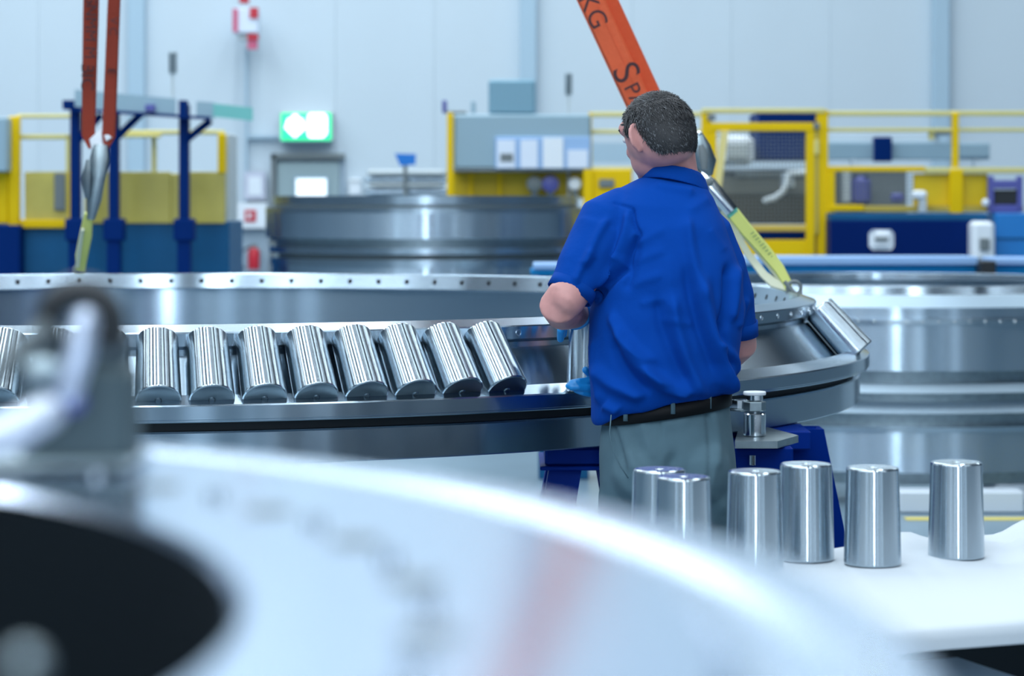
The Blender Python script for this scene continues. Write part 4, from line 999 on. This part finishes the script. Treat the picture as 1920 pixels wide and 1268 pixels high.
# hand under the roller, fingers reaching out past it
gl.capsules([P(1185, 716, 5.865), P(1150, 722, 5.84), P(1128, 727, 5.80)], [.030, .033, .030], 20)
gl.ell(P(1140, 728, 5.815), (.040, -.01, -.006), (0, .030, .012), (0, -.004, .018), 18, 12)
fing = [((1128, 724, 5.77), (1104, 702, 5.735), (1082, 697, 5.725), (1066, 716, 5.735)), 
        ((1128, 722, 5.765), (1102, 717, 5.725), (1080, 720, 5.715), (1066, 724, 5.72)),
        ((1130, 731, 5.765), (1104, 728, 5.72), (1084, 726, 5.712), (1072, 727, 5.715)),
        ((1134, 739, 5.77), (1110, 739, 5.73), (1092, 736, 5.722), (1080, 732, 5.724))]
fing[0] = ((1128, 713, 5.77), (1104, 715, 5.73), (1086, 716, 5.718), (1072, 718, 5.722))
for k, q in enumerate(fing): gl.capsules([P(*q[0]), P(*q[1]), P(*q[2]), P(*q[3])], [.0105, .0100, .0090, .0080] if k < 3 else [.0095, .0088, .0080, .0070], 12)
gl.capsules([P(1150, 706, 5.82), P(1122, 702, 5.78), P(1106, 700, 5.735), P(1098, 694, 5.725)], [.013, .012, .0105, .009], 12)
finish(remesh(gl, .0022, 2), 'glove', 'glove')
gl = MB()
gl.tube([P(1078, 588, 5.68), P(1086, 586, 5.71), P(1098, 580, 5.74)], [.040, .036, .032], 20)
gl.capsules([P(1094, 585, 5.74), P(1100, 582, 5.80), P(1098, 580, 5.84)], [.030, .034, .030], 18)
for k, q in enumerate((((1088, 578, 5.86), (1068, 590, 5.88), (1054, 612, 5.87), (1050, 634, 5.86)), ((1092, 576, 5.88), (1074, 584, 5.90), (1060, 604, 5.90), (1057, 628, 5.89)),
          ((1100, 574, 5.89), (1090, 582, 5.92), (1080, 604, 5.92), (1078, 626, 5.91)), ((1112, 574, 5.88), (1110, 584, 5.91), (1106, 604, 5.91), (1104, 622, 5.90)))):
    gl.capsules([P(*v_) for v_ in q], [.0105, .0100, .0090, .0080], 12)
gl.capsules([P(1082, 590, 5.79), P(1062, 600, 5.78), P(1052, 620, 5.785), P(1051, 636, 5.80)], [.014, .012, .0105, .009], 12)
gme = remesh(gl, .0024, 2); finish(gme, 'glove', 'glove')
# --- trousers
tr = MB()
tr.loft([prow(1140, 1364, 752, 5.61, .118, .12), prow(1130, 1368, 775, 5.61, .128, .10), prow(1125, 1372, 810, 5.61, .138, .05), prow(1123, 1378, 850, 5.61, .146), prow(1124, 1382, 900, 5.61, .148), prow(1126, 1382, 940, 5.61, .142), prow(1130, 1380, 975, 5.61, .13)])
tr.ell(P(1198, 885, 5.585), (.078, 0, 0), (0, .135, 0), (0, 0, .105)); tr.ell(P(1312, 880, 5.585), (.078, 0, 0), (0, .135, 0), (0, 0, .105))
tr.capsules([P(1192, 930, 5.60), P(1188, 1100, 5.61), P(1185, 1250, 5.615), P(1184, 1400, 5.63), P(1184, 1545, 5.65)], [.088, .082, .070, .062, .058], 28)
tr.capsules([P(1318, 930, 5.60), P(1326, 1100, 5.60), P(1334, 1250, 5.60), P(1342, 1400, 5.62), P(1350, 1545, 5.64)], [.088, .082, .070, .062, .058], 28)
tme = remesh(tr, .007, 5)
nv_ = len(tme.vertices); co = np.empty(nv_*3); tme.vertices.foreach_get('co', co); co = co.reshape(-1, 3)
no = np.empty(nv_*3); tme.vertices.foreach_get('normal', no); no = no.reshape(-1, 3)
px = 960+F*co[:, 0]/co[:, 1]; py = HY+F*(HC-co[:, 2])/co[:, 1]; facing = np.clip(-no[:, 1]*1.6+.25, 0, 1)
d = np.zeros(nv_)
for f_ in [(1160, 800, 1210, 900, 11, 6, 6), (1200, 780, 1225, 860, 9, 4, 0), (1335, 770, 1345, 880, 8, 6, -6), (1150, 880, 1230, 960, 12, 5, 8), (1300, 900, 1360, 960, 12, 5, 0), (1180, 960, 1170, 1060, 12, 6, 0), (1240, 800, 1290, 790, 9, 3, 0)]: d += ridge(px, py, f_, 1)
for f_ in [(1262, 850, 1250, 990, 10, 12, 6), (1142, 780, 1172, 895, 4, 6, -8), (1322, 760, 1330, 900, 5, 6, -6), (1240, 760, 1238, 830, 3, 3, 0), (1190, 810, 1235, 930, 10, 5, 8)]: d += ridge(px, py, f_, -1)
co += no*(d*facing)[:, None]; tme.vertices.foreach_set('co', co.ravel()); tme.update()
trs = finish(tme, 'trousers', 'trouser')
# pocket seam, belt, loops
pk = MB().tube([P(1146, 778, 5.478), P(1143, 812, 5.475), P(1150, 846, 5.465), P(1163, 874, 5.458), P(1178, 897, 5.452)], .0014, 8)
me = bpy.data.meshes.new('pocket_seam'); me.from_pydata([tuple(v) for v in pk.v], [], pk.f); me.update(); finish(me, 'pocket_seam', 'trouser', trs)
bl = MB()
def brow(y, a, b): return esec(P(1247, y, 5.61), a, b, 0, .15, 64, 2.3)
bl.loft([brow(776, .1560, .136), brow(752, .1560, .136), brow(751, .1530, .133), brow(777, .1530, .133)], closed=True)
me = bpy.data.meshes.new('belt'); me.from_pydata([tuple(v) for v in bl.v], [], bl.f); me.update(); belt_o = finish(me, 'belt', 'belt')
for cx_ in (1173, 1262, 1330):
    yy = 764-(cx_-1247)*.15
    xx = (cx_-1247)/F*5.61; yb = .136*(1-min(1, abs(xx)/.156)**2.3)**(1/2.3)+.002
    lp = MB().tube([P(cx_, yy-15, 5.61-yb), P(cx_, yy+15, 5.61-yb)], .0055, 8, flat=.5)
    me = bpy.data.meshes.new('belt_loop'); me.from_pydata([tuple(v) for v in lp.v], [], lp.f); me.update(); finish(me, 'belt_loop', 'trouser', trs)
for cx_, D_ in ((1184, 5.65), (1350, 5.64)):
    X_ = (cx_-960)/F*D_; sh = MB()
    sh.ell((X_, D_+.05, .045), (.050, 0, 0), (0, .145, 0), (0, 0, .05)); sh.ell((X_, D_-.03, .06), (.042, 0, 0), (0, .06, 0), (0, 0, .06)); sh.box(X_-.048, D_-.09, .002, X_+.048, D_+.19, .022, .008)
    finish(remesh(sh, .006, 3), 'shoe', 'shoe')
